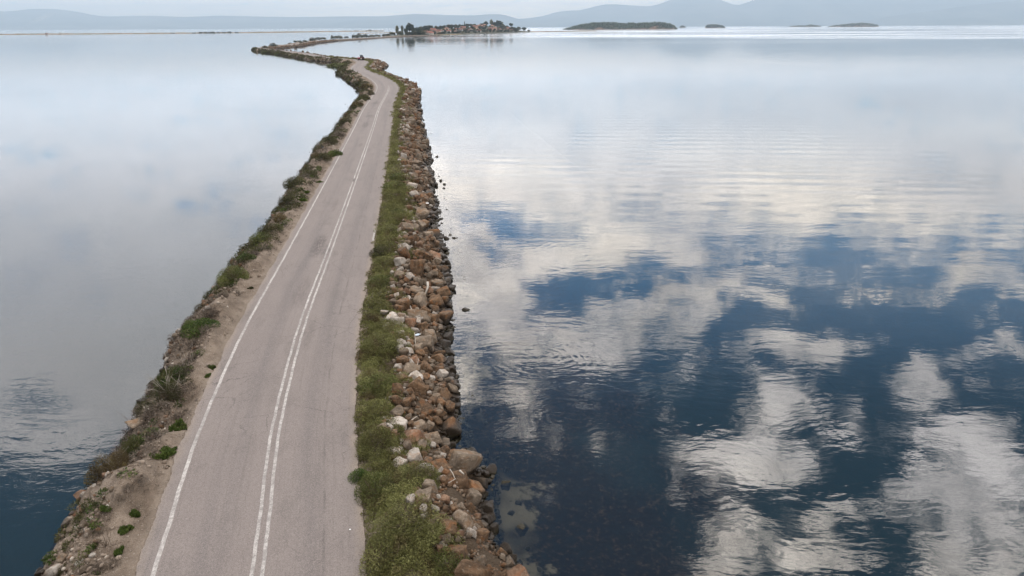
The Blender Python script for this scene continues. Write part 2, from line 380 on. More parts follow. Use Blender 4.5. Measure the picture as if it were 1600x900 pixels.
# ------------------------------------------------------------------ daylight
SUN_EL, SUN_AZ = R(52), R(-28)       # azimuth from +Y (view direction) towards +X
sun_dir = Vector((math.sin(SUN_AZ) * math.cos(SUN_EL), math.cos(SUN_AZ) * math.cos(SUN_EL), math.sin(SUN_EL)))
sl = bpy.data.lights.new('sun', 'SUN'); sl.energy = 1.5; sl.angle = R(12); sl.color = (1, .95, .88)
so = bpy.data.objects.new('sun', sl); C.objects.link(so); so.rotation_euler = sun_dir.to_track_quat('Z', 'Y').to_euler()

# banks of cloud: (x, y) = where their mirror image lies on the lagoon in the photograph, half sizes, strength
CLOUDS = [(930,518,120,30,.95),(1035,512,48,26,.8),(820,540,66,28,.8),(800,602,80,30,.5),(900,630,70,24,.3),(1060,605,60,24,.4),
 (1238,636,50,36,1.15),(1150,720,90,36,1.0),(1225,742,40,20,.6),(1180,840,80,44,.5),(1520,770,110,60,.85),(1570,850,130,70,.8),(1400,805,80,36,.7),(1330,850,70,40,.55),(1480,885,90,34,.6),
 (1425,575,34,18,1.0),(1460,612,40,20,1.0),(1530,672,52,20,1.05),(1570,700,40,18,.8),(1225,545,70,20,.8),(1290,556,30,14,.7),(1130,456,50,16,.85),(1010,440,40,12,.6),(780,470,60,46,.7),
 (735,560,40,60,.7),(720,430,40,70,.8),(1592,535,26,18,1.0),(1110,492,26,10,.8),(1460,474,26,9,.6),(1350,442,30,8,.7),(870,690,40,26,.3),(1560,600,46,8,.5),
 (900,400,90,18,.6),(1060,405,110,14,.5),(1530,420,70,14,.6),(960,470,26,10,.4),
 (70,700,130,40,1.0),(20,560,130,50,.5),(150,560,110,50,.6),(330,470,150,90,.5),(230,640,60,50,.4),(40,760,60,10,.4),(690,640,40,40,.5),(1110,560,30,10,.5),(1180,590,24,10,.5),(1350,640,20,24,.45),(1300,700,30,12,.4),(1080,780,50,14,.35),(1420,720,30,14,.6),(1250,480,60,8,.5),(1160,430,60,10,.45),(1450,440,60,9,.6),(1050,455,34,16,.6),(920,470,30,10,.5),(1390,500,26,6,.4),(1540,490,40,8,.5),(1000,700,30,18,.25),(1290,860,50,30,.4),(1120,890,70,22,.35),(1010,470,40,9,0.5),(1190,470,36,8,0.5),(1250,500,44,9,0.45),(1080,560,34,9,0.45),(1380,540,36,9,0.5),(1500,560,36,10,0.5),(1340,590,28,12,0.4),(940,690,36,14,0.35),(1040,660,36,14,0.35),(1330,690,26,14,0.4),(870,760,40,16,0.25),(980,770,40,14,0.25),(1290,810,34,18,0.45),(1570,460,40,9,0.5),(1420,470,34,8,0.45),(890,500,30,9,0.4),(1150,640,22,14,0.35),(1440,680,26,14,0.4),(820,650,30,16,0.3)]
HOLES = [(60,612,90,26,.65),(20,860,120,50,.7),(190,480,60,34,.35),(760,350,60,14,.8),(820,372,70,12,.6),(1180,412,90,10,.5),(1330,425,90,10,.5),(860,440,40,14,.5),(300,330,60,20,.2),(1600,340,60,7,.4)]
def mirror(px, py):
    d = ray(px, py); return d.x / d.y, -d.z / d.y
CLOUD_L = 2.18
world = bpy.data.worlds.new('World'); sc.world = world; world.use_nodes = True
t = NT(world.node_tree)
D = t.n('ShaderNodeTexCoord').outputs['Generated']
dx, dy, dz = t.xyz(D)
sky = t.n('ShaderNodeTexSky', sky_type='NISHITA', sun_disc=False, sun_elevation=SUN_EL, sun_rotation=SUN_AZ, altitude=0, air_density=1.0, dust_density=.2, ozone_density=3)
zc = t.m('MAXIMUM', dz, 0.0)
yy = t.m('MAXIMUM', dy, .12)
sx = t.m('DIVIDE', dx, yy); tz = t.m('DIVIDE', zc, yy)
# direction mapped onto a flat cloud layer for the fine structure
zl = t.m('ADD', zc, .10)
pl = t.comb(t.m('DIVIDE', dx, zl), t.m('DIVIDE', dy, zl), 0.0)
n_big = t.noise(pl, 1.15, 3, .5)
n_mid = t.noise(pl, 3.6, 8, .62, .3)
n_fin = t.noise(pl, 12.0, 6, .65)
n_brk = t.noise(pl, 6.5, 5, .6, .4)
# how much of the sky is covered: closed towards the horizon, broken higher up, with unseen cover overhead and behind added for fill light
sidel = t.ramp(sx, -.10, -.42)
lo = t.m('ADD', .345, t.m('MULTIPLY', sidel, .29))
cov = t.m('MULTIPLY', t.ramp(t.m('SUBTRACT', tz, lo), .12, -.14), 1.0)
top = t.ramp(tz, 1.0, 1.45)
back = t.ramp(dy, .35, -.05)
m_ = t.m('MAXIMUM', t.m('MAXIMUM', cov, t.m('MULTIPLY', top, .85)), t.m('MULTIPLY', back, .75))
warp = t.v('SCALE', t.v('SUBTRACT', t.noise(pl, 3.4, 6, .65, out=1), (.5, .5, .5)), sc=.24)
wx, wy, _ = t.xyz(warp)
wsx = t.m('ADD', sx, wx); wtz = t.m('ADD', tz, t.m('MULTIPLY', wy, .8))
def blob(px, py, rx, ry, am):
    s0, t0 = mirror(px, py); a, b = abs(mirror(px + rx, py)[0] - s0), abs(mirror(px, py + ry)[1] - mirror(px, py - ry)[1]) / 2
    qx = t.m('MULTIPLY', t.m('SUBTRACT', wsx, s0), 1 / a); qy = t.m('MULTIPLY', t.m('SUBTRACT', wtz, t0), 1 / b)
    q = t.m('MULTIPLY_ADD', qx, qx, t.m('MULTIPLY', qy, qy))
    return t.m('MULTIPLY', t.m('EXPONENT', t.m('MULTIPLY', q, -.9)), am)
acc = None
for c in CLOUDS:
    b = blob(*c); acc = b if acc is None else t.m('ADD', acc, b)
hol = None
for c in HOLES:
    b = blob(*c); hol = b if hol is None else t.m('ADD', hol, b)
front = t.ramp(dy, .1, .3)
m_ = t.m('ADD', m_, t.m('MULTIPLY', t.m('MULTIPLY', t.m('MINIMUM', t.m('MULTIPLY', acc, 1.4), 1.0), t.ramp(n_brk, .34, .60, .45, 1.08)), front))
m_ = t.m('SUBTRACT', m_, t.m('MULTIPLY', hol, front))
den = t.m('ADD', t.m('MULTIPLY', m_, .92), t.m('ADD', t.m('MULTIPLY', t.m('SUBTRACT', n_mid, .5), 1.9), t.m('MULTIPLY', t.m('SUBTRACT', n_fin, .5), 1.15)))
cd_ = t.m('MULTIPLY', t.ramp(den, .22, .90), t.ramp(tz, .30, .5, 1.0, .88))
# thin veil of cirrus between the clouds
veil = t.m('MULTIPLY', t.ramp(n_big, .35, .75, .2, 1), t.ramp(tz, .62, .30, .018, .17))
cd_ = t.m('MAXIMUM', cd_, veil)
# cloud light: grey bellies and bright tops, brighter above the horizon glare and towards the sun
sdot = t.v('DOT_PRODUCT', D, tuple(sun_dir))
glow = t.ramp(sdot, .35, 1.0, 0, 1.0)
lum = t.m('ADD', 1.0, t.m('MULTIPLY', t.m('SUBTRACT', t.ramp(n_big, .3, .7, .72, 1.18), 1.0), t.m('SUBTRACT', 1.0, t.m('MAXIMUM', t.m('MULTIPLY', sidel, .7), t.ramp(tz, .30, .10, 0, .6)))))
det = t.m('MULTIPLY', t.ramp(n_mid, .3, .70, .72, 1.10), t.ramp(n_fin, .3, .7, .86, 1.12))
flat = t.m('MAXIMUM', t.m('MULTIPLY', sidel, .75), t.ramp(tz, .30, .12, 0, .8))
lum = t.m('MULTIPLY', lum, t.m('MULTIPLY_ADD', t.m('SUBTRACT', .93, det), flat, det))
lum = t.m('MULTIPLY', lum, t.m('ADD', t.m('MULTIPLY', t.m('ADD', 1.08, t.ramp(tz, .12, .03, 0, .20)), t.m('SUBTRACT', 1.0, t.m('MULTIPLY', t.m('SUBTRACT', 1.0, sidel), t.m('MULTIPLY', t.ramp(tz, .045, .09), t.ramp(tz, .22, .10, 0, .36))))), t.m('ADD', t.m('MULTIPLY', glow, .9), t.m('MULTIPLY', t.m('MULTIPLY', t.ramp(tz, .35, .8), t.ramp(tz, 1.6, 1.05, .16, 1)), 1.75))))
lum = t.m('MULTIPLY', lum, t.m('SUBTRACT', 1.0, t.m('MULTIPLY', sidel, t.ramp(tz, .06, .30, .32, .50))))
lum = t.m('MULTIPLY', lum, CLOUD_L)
ctint = t.mix(t.ramp(n_big, .35, .65), (.95, .90, .89, 1), (1.0, .905, .80, 1))
ctint = t.mix(t.m('MULTIPLY', sidel, t.ramp(tz, .62, .30, .15, .8)), ctint, (.90, .915, 1.0, 1))
ctint = t.mix(t.ramp(tz, .24, .10, 0, .85), ctint, (.90, .945, 1.02, 1))
ctint = t.mix(t.ramp(tz, .075, .02), ctint, (1.0, .76, .50, 1))
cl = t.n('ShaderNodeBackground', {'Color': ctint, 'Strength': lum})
blue = t.mix(1.0, sky.outputs[0], (.47, .96, 1.17, 1), 'MULTIPLY')
blue = t.v('SCALE', blue, sc=t.ramp(tz, .66, .28, 1.1, 2.7))
sk = t.n('ShaderNodeBackground', {'Color': blue, 'Strength': SKY_STRENGTH if 'SKY_STRENGTH' in globals() else .10})
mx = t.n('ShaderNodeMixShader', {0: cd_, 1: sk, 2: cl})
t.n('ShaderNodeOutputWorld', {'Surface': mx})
vs = sc.view_settings; vs.view_transform = 'Standard'; vs.look = 'None'; vs.exposure = .12; vs.gamma = 1; vs.use_curve_mapping = False
cy = sc.cycles
cy.max_bounces = 6; cy.transparent_max_bounces = 12; cy.diffuse_bounces = 2; cy.glossy_bounces = 3; cy.transmission_bounces = 2; cy.volume_bounces = 0
cy.use_denoising = True; cy.caustics_reflective = False; cy.caustics_refractive = False
cy.sample_clamp_indirect = 4
world.cycles.sampling_method = 'MANUAL'; world.cycles.sample_map_resolution = 512

# ------------------------------------------------------------------ air
m, t = new_mat('haze')
pvn = t.n('ShaderNodeVolumePrincipled', {'Color': (.66, .83, 1.0, 1), 'Density': HAZE_D, 'Anisotropy': 0.3})
t.n('ShaderNodeOutputMaterial', {'Volume': pvn})
b = MB(); b.box((0, 16000, HAZE_TOP / 2 - 5), (110000, 64000, HAZE_TOP + 10))
haze = b.build('haze', m); tag(haze, kind='stuff')
tag(haze, 'pale blue haze over the lagoon that fades the far hills', 'haze')

# ------------------------------------------------------------------ water, bed, bank, road
me = mesh('water', [(-54000, -15000, 0), (54000, -15000, 0), (54000, 46000, 0), (-54000, 46000, 0)], np.array([[0, 1, 2, 3]]), mat_water())
tag(link('water', me), kind='structure')
# the bed: fine mesh along the right shore, coarse beyond
ss = np.r_[np.arange(4, 120, 1.0), np.arange(120, 172, 4.0)]
dd = np.r_[np.arange(0, 22, .6)]
SS, DD = np.meshgrid(ss, dd, indexing='ij')
px, py = place(SS, toe_r(SS) - 1 + DD)
shore = DD - 1
zz = np.minimum(-.25 - .28 * np.sqrt(np.maximum(DD, 0)) + wob(px, py) * .12, -.2)
zz[:, -1] = -2.05
me = mesh('lagoon_bed', np.stack([px, py, zz], -1).reshape(-1, 3), grid_faces(len(ss), len(dd)), mat_bed(), True, {'shore': shore.ravel()})
tag(link('lagoon_bed', me), kind='structure')
me = mesh('lagoon_floor', [(-54000, -15000, -2), (54000, -15000, -2), (54000, 46000, -2), (-54000, 46000, -2)], np.array([[0, 1, 2, 3]]), bpy.data.materials['lagoon_bed'], False, {'shore': [99] * 4})
tag(link('lagoon_floor', me), kind='structure')

ss = np.r_[np.arange(1, 60, .22), np.arange(60, 140, .5), np.arange(140, 420, 1.2), np.arange(420, SMAX - 1, 4)]
dl = np.linspace(0, 1, 46); off = []
SS = np.repeat(ss[:, None], 1, 1)
Lf = toe_l(ss)[:, None] - 1.3; Rt = toe_r(ss)[:, None] + .45
DDl = Lf + (-3.3 - Lf) * dl[None, :]; DDr = 3.0 + (Rt - 3.0) * dl[None, :]
DD = np.concatenate([DDl, DDr], 1); SS = np.repeat(ss[:, None], DD.shape[1], 1)
px, py = place(SS, DD); zz = land(SS, DD)
me = mesh('embankment', np.stack([px, py, zz], -1).reshape(-1, 3), grid_faces(*DD.shape), mat_bank(), True, {'across': DD.ravel()})
tag(link('embankment', me), kind='structure')

ss = np.r_[np.arange(1, 60, .12), np.arange(60, 420, .5), np.arange(420, SMAX - 1, 3)]
us = np.linspace(0, 1, 15)
el = -3.52 + .07 * np.sin(ss * 1.7) * np.sin(ss * .43 + 1) + rng.normal(0, .02, len(ss)); er = 3.10 + .06 * np.sin(ss * 1.1 + 2) * np.sin(ss * .31) + rng.normal(0, .02, len(ss))
DD = el[:, None] + (er - el)[:, None] * us[None, :]; SS = np.repeat(ss[:, None], 15, 1)
def road_z(s, d): return ROADZ + .045 * (1 - (np.asarray(d) / 3.2) ** 2) + 0 * np.asarray(s)
px, py = place(SS, DD); zz = road_z(SS, DD)
V = np.stack([px, py, zz], -1).reshape(-1, 3)
me = mesh('road', V, grid_faces(*DD.shape), mat_asphalt(), True, {'across': DD.ravel(), 'along': SS.ravel()})
tag(link('road', me), kind='structure')
# painted lines
Vs = []; Fs = []; nb = 0
def strip(d0, w, s0, s1, step=.25):
    global nb
    s = np.arange(s0, s1, step); n = len(s)
    wv = .008 * np.sin(s * 2.1) + .006 * np.sin(s * 5.3)
    for e in (-w / 2, w / 2):
        x, y = place(s, d0 + e + wv); Vs.append(np.stack([x, y, road_z(s, d0 + e) + .004], -1))
    i = np.arange(n - 1); Fs.append(np.stack([i, i + n, i + n + 1, i + 1], -1) + nb); nb += 2 * n
strip(-3.0, .135, 2, 250); strip(-3.0, .135, 254, 330)
strip(-.17, .115, 2, 86.0); strip(-.17, .115, 87.4, 205)
strip(.13, .115, 2, 212)
strip(2.95, .12, 64.2, 67.6)
me = mesh('road_markings', np.vstack(Vs), np.vstack(Fs), mat_paint())
tag(link('road_markings', me), kind='structure')
# ------------------------------------------------------------------ far hills and islands
def mat_hill(name, a, b, scale):
    m, t = new_mat(name); P = t.pos()
    n = t.noise(P, scale, 6, .62); c = t.mix(t.ramp(n, .38, .62), a, b)
    c = t.mix(t.ramp(t.noise(P, scale * 6, 4), .55, .72, 0, .5), c, (.22, .19, .14))
    principled(t, c, .95, None, .1); return m
M_hill = mat_hill('hill_slopes', (.05, .085, .10), (.11, .135, .14), .0007)
def hills(name, prof_px, Y, depth, seed, rough=.07):
    """a range whose crest passes through these points of the skyline; Y = its distance"""
    px = np.array([p[0] for p in prof_px], float); py = np.array([p[1] for p in prof_px], float)
    xs = np.arange(px[0], px[-1] + 1, 5.0); ys = np.interp(xs, px, py)
    r = np.random.default_rng(seed)
    k = np.hanning(7); k /= k.sum(); ys = np.convolve(np.pad(ys, 3, 'edge'), k, 'valid')
    nv = 26; V = np.zeros((len(xs), nv, 3))
    crest = [atdist(x, y, Y) for x, y in zip(xs, ys)]
    fold = np.convolve(r.normal(0, 1, len(xs) + 40), np.hanning(21) / 6, 'same')[20:20 + len(xs)]
    fold2 = np.convolve(r.normal(0, 1, len(xs) + 40), np.hanning(9) / 4, 'same')[20:20 + len(xs)]
    for j in range(nv):
        f = j / (nv - 1)                      # 0 = foot in front, .62 = crest, 1 = far foot
        g = f / .62 if f <= .62 else 1 - (f - .62) / .38
        prof_ = max(g, 0) ** 1.15
        for i, c in enumerate(crest):
            ridge = math.sin(g * math.pi)
            yy = Y + (f - .62) * depth + fold[i] * depth * .10 * ridge
            z = max(c.z, 2) * prof_ * (1 + rough * fold2[i] * ridge + rough * 1.5 * fold[i] * ridge)
            V[i, j] = (c.x + fold[i] * depth * .03 * ridge, yy, z - 3 * (g <= 0.001))
    me = mesh(name, V.reshape(-1, 3), grid_faces(len(xs), nv), M_hill, True)
    return tag(link(name, me), kind='structure')
hills('hills', [(-180,20),(-100,14),(-40,18),(0,16),(20,17),(40,14),(62,12.5),(95,13),(115,17),(140,22),(170,25),(230,24),(290,25.5),(340,24),(400,25),(470,26),(540,25),(590,25),(640,24),(700,26),(780,30),(860,36)], 26660, 8320, 3)
hills('hills', [(470,40),(500,36),(530,34),(570,29),(610,24),(640,21.5),(655,21),(700,23),(740,23.5),(770,21),(785,21.5),(797,25),(807,28.5),(830,33),(860,38)], 24596, 6720, 4)
hills('hills', [(760,34),(800,29.5),(825,28),(845,25),(857,22),(872,17),(890,15.5),(908,15),(925,10),(942,6),(955,5.5),(975,6.5),(1005,8.5),(1018,8.5),(1035,3),(1050,-3),(1070,-9),(1095,-10),(1115,-5),(1130,0.5),(1142,5),(1151,7.5),(1160,4),(1175,-1),(1200,-9),(1240,-10),(1300,-11),(1380,-11),(1450,-11),(1520,-10),(1600,-10),(1700,-8),(1800,5)], 28380, 8960, 5)
hills('hills', [(1310,40),(1345,34.5),(1370,29),(1400,23.5),(1430,20),(1465,15),(1500,9),(1540,4),(1580,0),(1620,-4),(1700,-6),(1800,2)], 23220, 5760, 6)
hills('hills', [(1425,40),(1450,33),(1475,29.5),(1500,26.5),(1520,26),(1540,30),(1560,35),(1585,39)], 21156, 2880, 8)
# sandy spits
M_sand = mat_hill('spit_sand', (.20, .145, .095), (.13, .11, .06), .03)
def spit(name, pts, w, h, mat=None):
    """a low bar of sand along these points (world x, y)"""
    P = np.array(pts, float); s = np.r_[0, np.cumsum(np.hypot(*np.diff(P, axis=0).T))]
    n = max(8, int(s[-1] / 25)); q = np.linspace(0, s[-1], n); X = np.interp(q, s, P[:, 0]); Y = np.interp(q, s, P[:, 1])
    tx = np.gradient(X); ty = np.gradient(Y); l = np.hypot(tx, ty); tx /= l; ty /= l
    ww = w * (.75 + .5 * rng.random(n)); ww = np.convolve(np.pad(ww, 2, 'edge'), np.ones(5) / 5, 'valid'); ww[0] *= .2; ww[-1] *= .2
    cs = [(-1, -1), (-.8, .15), (-.3, .9), (.2, 1), (.7, .3), (1, -1)]
    V = np.stack([np.stack([X + ty * ww * a, Y - tx * ww * a, h * b * (.7 + .6 * rng.random(n)) if b > 0 else np.full(n, -.6)], -1) for a, b in cs], 1)
    return tag(link(name, mesh(name, V.reshape(-1, 3), grid_faces(n, len(cs)), mat or M_sand, True)), kind='structure')
g = lambda px, py, z=0: tuple(at(px, py, z))[:2]
spit('sandbar', [g(-60, 54.6), g(0, 54.3), g(100, 53.7), g(200, 53), g(300, 52.2), g(400, 51.2), g(470, 50.3), g(540, 49.3), g(600, 48.7)], 16, 3.0)
spit('sandbar', [g(560, 52.4), g(590, 51.6), g(612, 51.0), g(640, 50.2)], 12, 1.2)
spit('sandbar', [g(815, 50.1), g(850, 49.7), g(890, 49.2), g(930, 48.7)], 26, 2.2)
# ------------------------------------------------------------------ rocks
BROWN = mat_rock('brown_stone', (.062, .038, .021), (.165, .100, .056), (.175, .078, .030), (.29, .225, .165))
GREY = mat_rock('grey_stone', (.100, .076, .054), (.215, .168, .124), (.17, .100, .054), (.36, .305, .25))
PALE = mat_rock('pale_stone', (.27, .235, .20), (.43, .39, .345), (.30, .215, .155), (.54, .50, .455))
RUST = mat_rock('rusty_stone', (.115, .064, .038), (.225, .142, .092), (.22, .100, .050), (.36, .285, .22))
ORANGE = mat_rock('orange_stone', (.42, .17, .06), (.52, .25, .10), (.45, .13, .04), (.5, .35, .22))
STONE = {'brown': BROWN, 'grey': GREY, 'pale': PALE, 'rusty': RUST, 'orange': ORANGE}
def ico(sub):
    bm = bmesh.new(); bmesh.ops.create_icosphere(bm, subdivisions=sub, radius=1.0)
    V = np.array([v.co[:] for v in bm.verts]); Fc = np.array([[v.index for v in f.verts] for f in bm.faces]); bm.free(); return V, Fc
ICO = {k: ico(k) for k in (1, 2, 3, 4)}
def rock_verts(seed, sub, kind='angular'):
    r = np.random.default_rng(seed); V, Fc = ICO[sub]; V = V.copy()
    n = {'angular': 8, 'slab': 7, 'round': 11, 'wedge': 6}[kind]
    N = r.normal(0, 1, (n, 3)); N /= np.linalg.norm(N, axis=1)[:, None]; H = r.uniform(.42, .86, n)
    if kind == 'slab': N[0] = (.1, .05, 1); N[1] = (.05, -.08, -1); H[0] = .38; H[1] = .4
    if kind == 'wedge': N[0] = (.7, .1, .7); H[0] = .3
    if kind in ('angular', 'wedge'):
        Q = np.linalg.qr(r.normal(0, 1, (3, 3)))[0]; Q = np.vstack([Q, -Q]) + r.normal(0, .16, (6, 3)); N = np.vstack([Q, N[:4]]); H = np.r_[r.uniform(.46, .66, 6), r.uniform(.55, .78, 4)]
    N /= np.linalg.norm(N, axis=1)[:, None]
    dots = V @ N.T; rad = np.where(dots > .02, H / np.maximum(dots, .02), 9)
    # slightly soft minimum so that edges are worn, not razor sharp
    k = 85.0; rr = -np.log(np.exp(-k * np.minimum(rad, 1.25)).sum(1) + math.exp(-k * 1.15)) / k
    V = V * rr[:, None]
    for w, a in ((1.1, .035), (.5, .03), (.24, .022), (.12, .016), (.07, .010)):
        kk = r.normal(0, 1, (3, 3)) / w * 1.6; p = r.uniform(0, 6.28, 3)
        V = V * (1 + a * np.sin(V @ kk.T + p).sum(1) / 1.7)[:, None]
    V /= np.abs(V).max(0)
    return V, Fc
KINDS_ = ['angular', 'angular', 'slab', 'round', 'wedge', 'angular', 'slab', 'angular', 'round', 'wedge', 'angular', 'angular']
ROCKV = [rock_verts(100 + i, 4, k) for i, k in enumerate(KINDS_)]
ROCKV3 = [rock_verts(100 + i, 3, k) for i, k in enumerate(KINDS_)]
ROCKV2 = [rock_verts(100 + i, 2, k) for i, k in enumerate(KINDS_)]
_rm = {}
def rock_mesh(i, tone, fine=True):
    k = (i, tone, fine)
    if k not in _rm:
        V, Fc = (ROCKV if fine else ROCKV3)[i]; _rm[k] = mesh('rock', V, Fc, STONE[tone], True)
    return _rm[k]
rocks = []   # dicts: x, y, z, r (half sizes), rot, proto, tone, hero label
def add_rock(x, y, hx, hy, hz, tone, proto, rot=None, sink=.3, label=None, z=None, name='rock'):
    s, d = sd(x, y)
    zg = lz(s, d) if z is None else z
    zc = max(zg, -.25 if label is None else -.1) + hz * (1 - 2 * sink)
    rocks.append(dict(x=x, y=y, z=zc, h=(hx, hy, hz), rot=rot or (rng.uniform(-.3, .3), rng.uniform(-.3, .3), rng.uniform(0, 6.28)), proto=proto, tone=tone, label=label, s=s, d=d, name=name))
def hero(px, py, w, h, tone, proto, label, zg=.6, rz=0.0, tall=None, name='rock', tilt=0.0):
    """a stone seen at px, py in the photograph, w x h pixels large"""
    p = at(px, py, zg); k = (p - Vector((0, 0, CAMZ))).dot(fwd) / F
    hx = w * k / 2; hz = tall or h * k / 2 * .92; hy = min(hx * .95, max(h * k / 2 * 1.25, hx * .5))
    add_rock(p.x, p.y, hx, hy, hz, tone, proto, (tilt, 0, rz), .5, label, zg, name)
B = 'boulder'
hero(641, 689, 58, 56, 'rusty', 0, 'large flat topped orange tinged boulder with a white stone leaning on its near side', .95, .3, name=B)
hero(651, 715, 32, 24, 'pale', 3, 'whitish rounded stone lying against the near foot of the orange tinged boulder', 1.15, .2)
hero(618, 708, 20, 30, 'pale', 2, 'narrow pale slab between scrub and the large orange tinged boulder', 1.15, .6, tilt=.4)
hero(716, 757, 52, 50, 'brown', 5, 'big brown boulder with bleached sticks lying on its top', .75, .2, name=B)
hero(739, 768, 44, 62, 'brown', 1, 'tall brown boulder at the water edge, right of the one with the sticks', .42, 1.0, name=B)
hero(712, 797, 50, 34, 'grey', 7, 'broad grey brown boulder below the big boulder with sticks', .55, .1, name=B)
hero(652, 775, 30, 20, 'grey', 10, 'grey block at the scrub edge, above a squat white stone', 1.05, .4)
hero(629, 793, 28, 18, 'grey', 2, 'flat brownish grey stone furthest into the scrub, near the squat white stone', 1.15, .2)
hero(652, 803, 30, 24, 'pale', 11, 'squat white stone with a dark right side in front of the scrub hollow', .95, .7)
hero(681, 758, 28, 24, 'brown', 0, 'reddish brown stone wedged between scrub and the boulder with sticks', .95, .9)
hero(684, 779, 22, 16, 'brown', 3, 'rounded brown stone under the reddish brown wedged one', .8, .4)
hero(738, 828, 18, 26, 'grey', 9, 'upright pale grey stone standing at the waterline below the broad grey brown boulder', .15, .3)
hero(708, 843, 34, 46, 'brown', 10, 'tall angular brown boulder left of the upright pale grey stone', .6, .8, name=B)
hero(733, 853, 22, 22, 'grey', 5, 'grey angular stone at the foot of the tall angular brown boulder', .3, .2)
hero(764, 855, 26, 20, 'brown', 3, 'dark weed covered stone standing in shallow water off the near scrub', .0, .2)
hero(770, 869, 22, 18, 'brown', 8, 'smaller wet rock touching the dark weed covered stone in the shallows', .0, .9)
hero(762, 752, 22, 11, 'brown', 2, 'flat dark wet rock in the water beside the big boulder with sticks', -.02, .1)
hero(765, 889, 62, 30, 'rusty', 6, 'large cracked rusty boulder cut by the lower edge of the photo', .45, .2, name=B)
hero(733, 882, 36, 30, 'rusty', 1, 'reddish stone beside the large cracked rusty boulder at the lower edge', .55, .7)
hero(671, 686, 34, 30, 'grey', 11, 'grey brown stone to the right of the large orange tinged boulder', .7, .4)
hero(695, 696, 30, 24, 'grey', 7, 'angular grey stone at the waterline right of the orange tinged boulder', .35, .8)
hero(678, 711, 24, 26, 'brown', 0, 'dark brown stone below right of the large orange tinged boulder', .6, .2)
hero(713, 714, 24, 18, 'brown', 8, 'low wet brown rock in the water off the orange tinged boulder', .0, .3)
hero(656, 665, 28, 18, 'grey', 5, 'grey stone just above the large orange tinged boulder', .85, .6)
hero(625, 668, 40, 34, 'pale', 6, 'broad pale chalky rock slab at the scrub edge above the orange tinged boulder', 1.1, .4)
hero(665, 642, 50, 28, 'brown', 2, 'long tilted brown slab on the slope above the grey waterline stones', .75, -.5, tilt=.35, name=B)
hero(664, 578, 30, 36, 'brown', 8, 'rounded brown boulder with dry straw on its top', .8, .2, name=B)
hero(690, 604, 26, 22, 'brown', 0, 'angular brown rock by the water right of the straw topped boulder', .35, .5)
hero(681, 610, 15, 15, 'grey', 9, 'small pointed grey stone left of the angular brown waterline rock', .55, .3)
hero(704, 577, 12, 10, 'brown', 3, 'round dark wet rock at the waterline right of the straw topped boulder', .0, .3)
hero(703, 656, 20, 16, 'grey', 10, 'grey stone at the waterline below the long tilted slab', .1, .3)
hero(616, 527, 34, 18, 'rusty', 2, 'orange streaked slab with white stones on it at the scrub edge', 1.05, .2, name=B)
hero(620, 518, 22, 11, 'pale', 5, 'white stone resting on top of the orange streaked slab', 1.3, .2)
hero(622, 538, 16, 9, 'pale', 0, 'white stone in front of the orange streaked slab', 1.1, .7)
hero(641, 530, 30, 18, 'brown', 7, 'brown rock to the right of the orange streaked slab', .85, .3)
hero(683, 513, 26, 18, 'grey', 2, 'dark grey slab sloping into the water above the straw topped boulder', .35, .6, tilt=.3)
hero(675, 402, 36, 32, 'rusty', 1, 'biggest rust brown boulder halfway along the straight, right by the water', .5, .4, name=B)
hero(655, 424, 38, 22, 'brown', 7, 'dark brown boulder left below the biggest rust brown boulder', .85, .2, name=B)
hero(627, 457, 20, 14, 'rusty', 3, 'pinkish white rounded stone in a white trio at the scrub edge', 1.1, .2)
hero(619, 463, 13, 14, 'pale', 9, 'small leaning white stone at the left of the white trio', 1.15, .8)
hero(633, 467, 18, 13, 'pale', 11, 'white stone nearest the water in the white trio', 1.0, .5)
hero(620, 447, 13, 10, 'pale', 3, 'lone white stone in scrub just above the white trio', 1.15, .2)
hero(602, 488, 16, 8, 'pale', 2, 'flat white stone surrounded by scrub close to the carriageway', 1.25, .2)
hero(624, 378, 14, 8, 'rusty', 5, 'pinkish stone set into the scrub left of the biggest rust brown boulder', 1.15, .5)
hero(628, 385, 20, 11, 'pale', 10, 'whitish block below the pinkish scrub stone', 1.1, .2)
hero(645, 395, 20, 13, 'grey', 0, 'pale grey rock touching the left of the biggest rust brown boulder', .95, .2)
hero(689, 342, 9, 7, 'brown', 0, 'lone dark rock standing clear of the shore in the water', .0, .3)
hero(629, 311, 18, 11, 'pale', 7, 'whitish block in a scrub gap on the upper straight', 1.1, .2)
hero(634, 341, 26, 12, 'rusty', 6, 'sandy pink ledge at the scrub edge on the upper straight', 1.0, .2)
hero(622, 347, 12, 8, 'pale', 3, 'white stone at the left end of the sandy pink ledge', 1.15, .2)
hero(661, 376, 26, 16, 'brown', 11, 'brown boulder just above the biggest rust brown boulder', .7, .6, name=B)
hero(661, 322, 18, 14, 'brown', 5, 'brown rock in the middle of the slope beside the whitish block', .6, .6)
hero(634, 262, 10, 9, 'pale', 10, 'whitish block far up the straight at the scrub edge', 1.1, .2)
hero(649, 134, 7, 9, 'rusty', 9, 'upright reddish rock like a tooth on the outside of the first bend', .9, .2, tall=1.0)
hero(660, 185, 4, 4, 'brown', 3, 'tiny lone rock in the water off the upper straight', .0, .3)
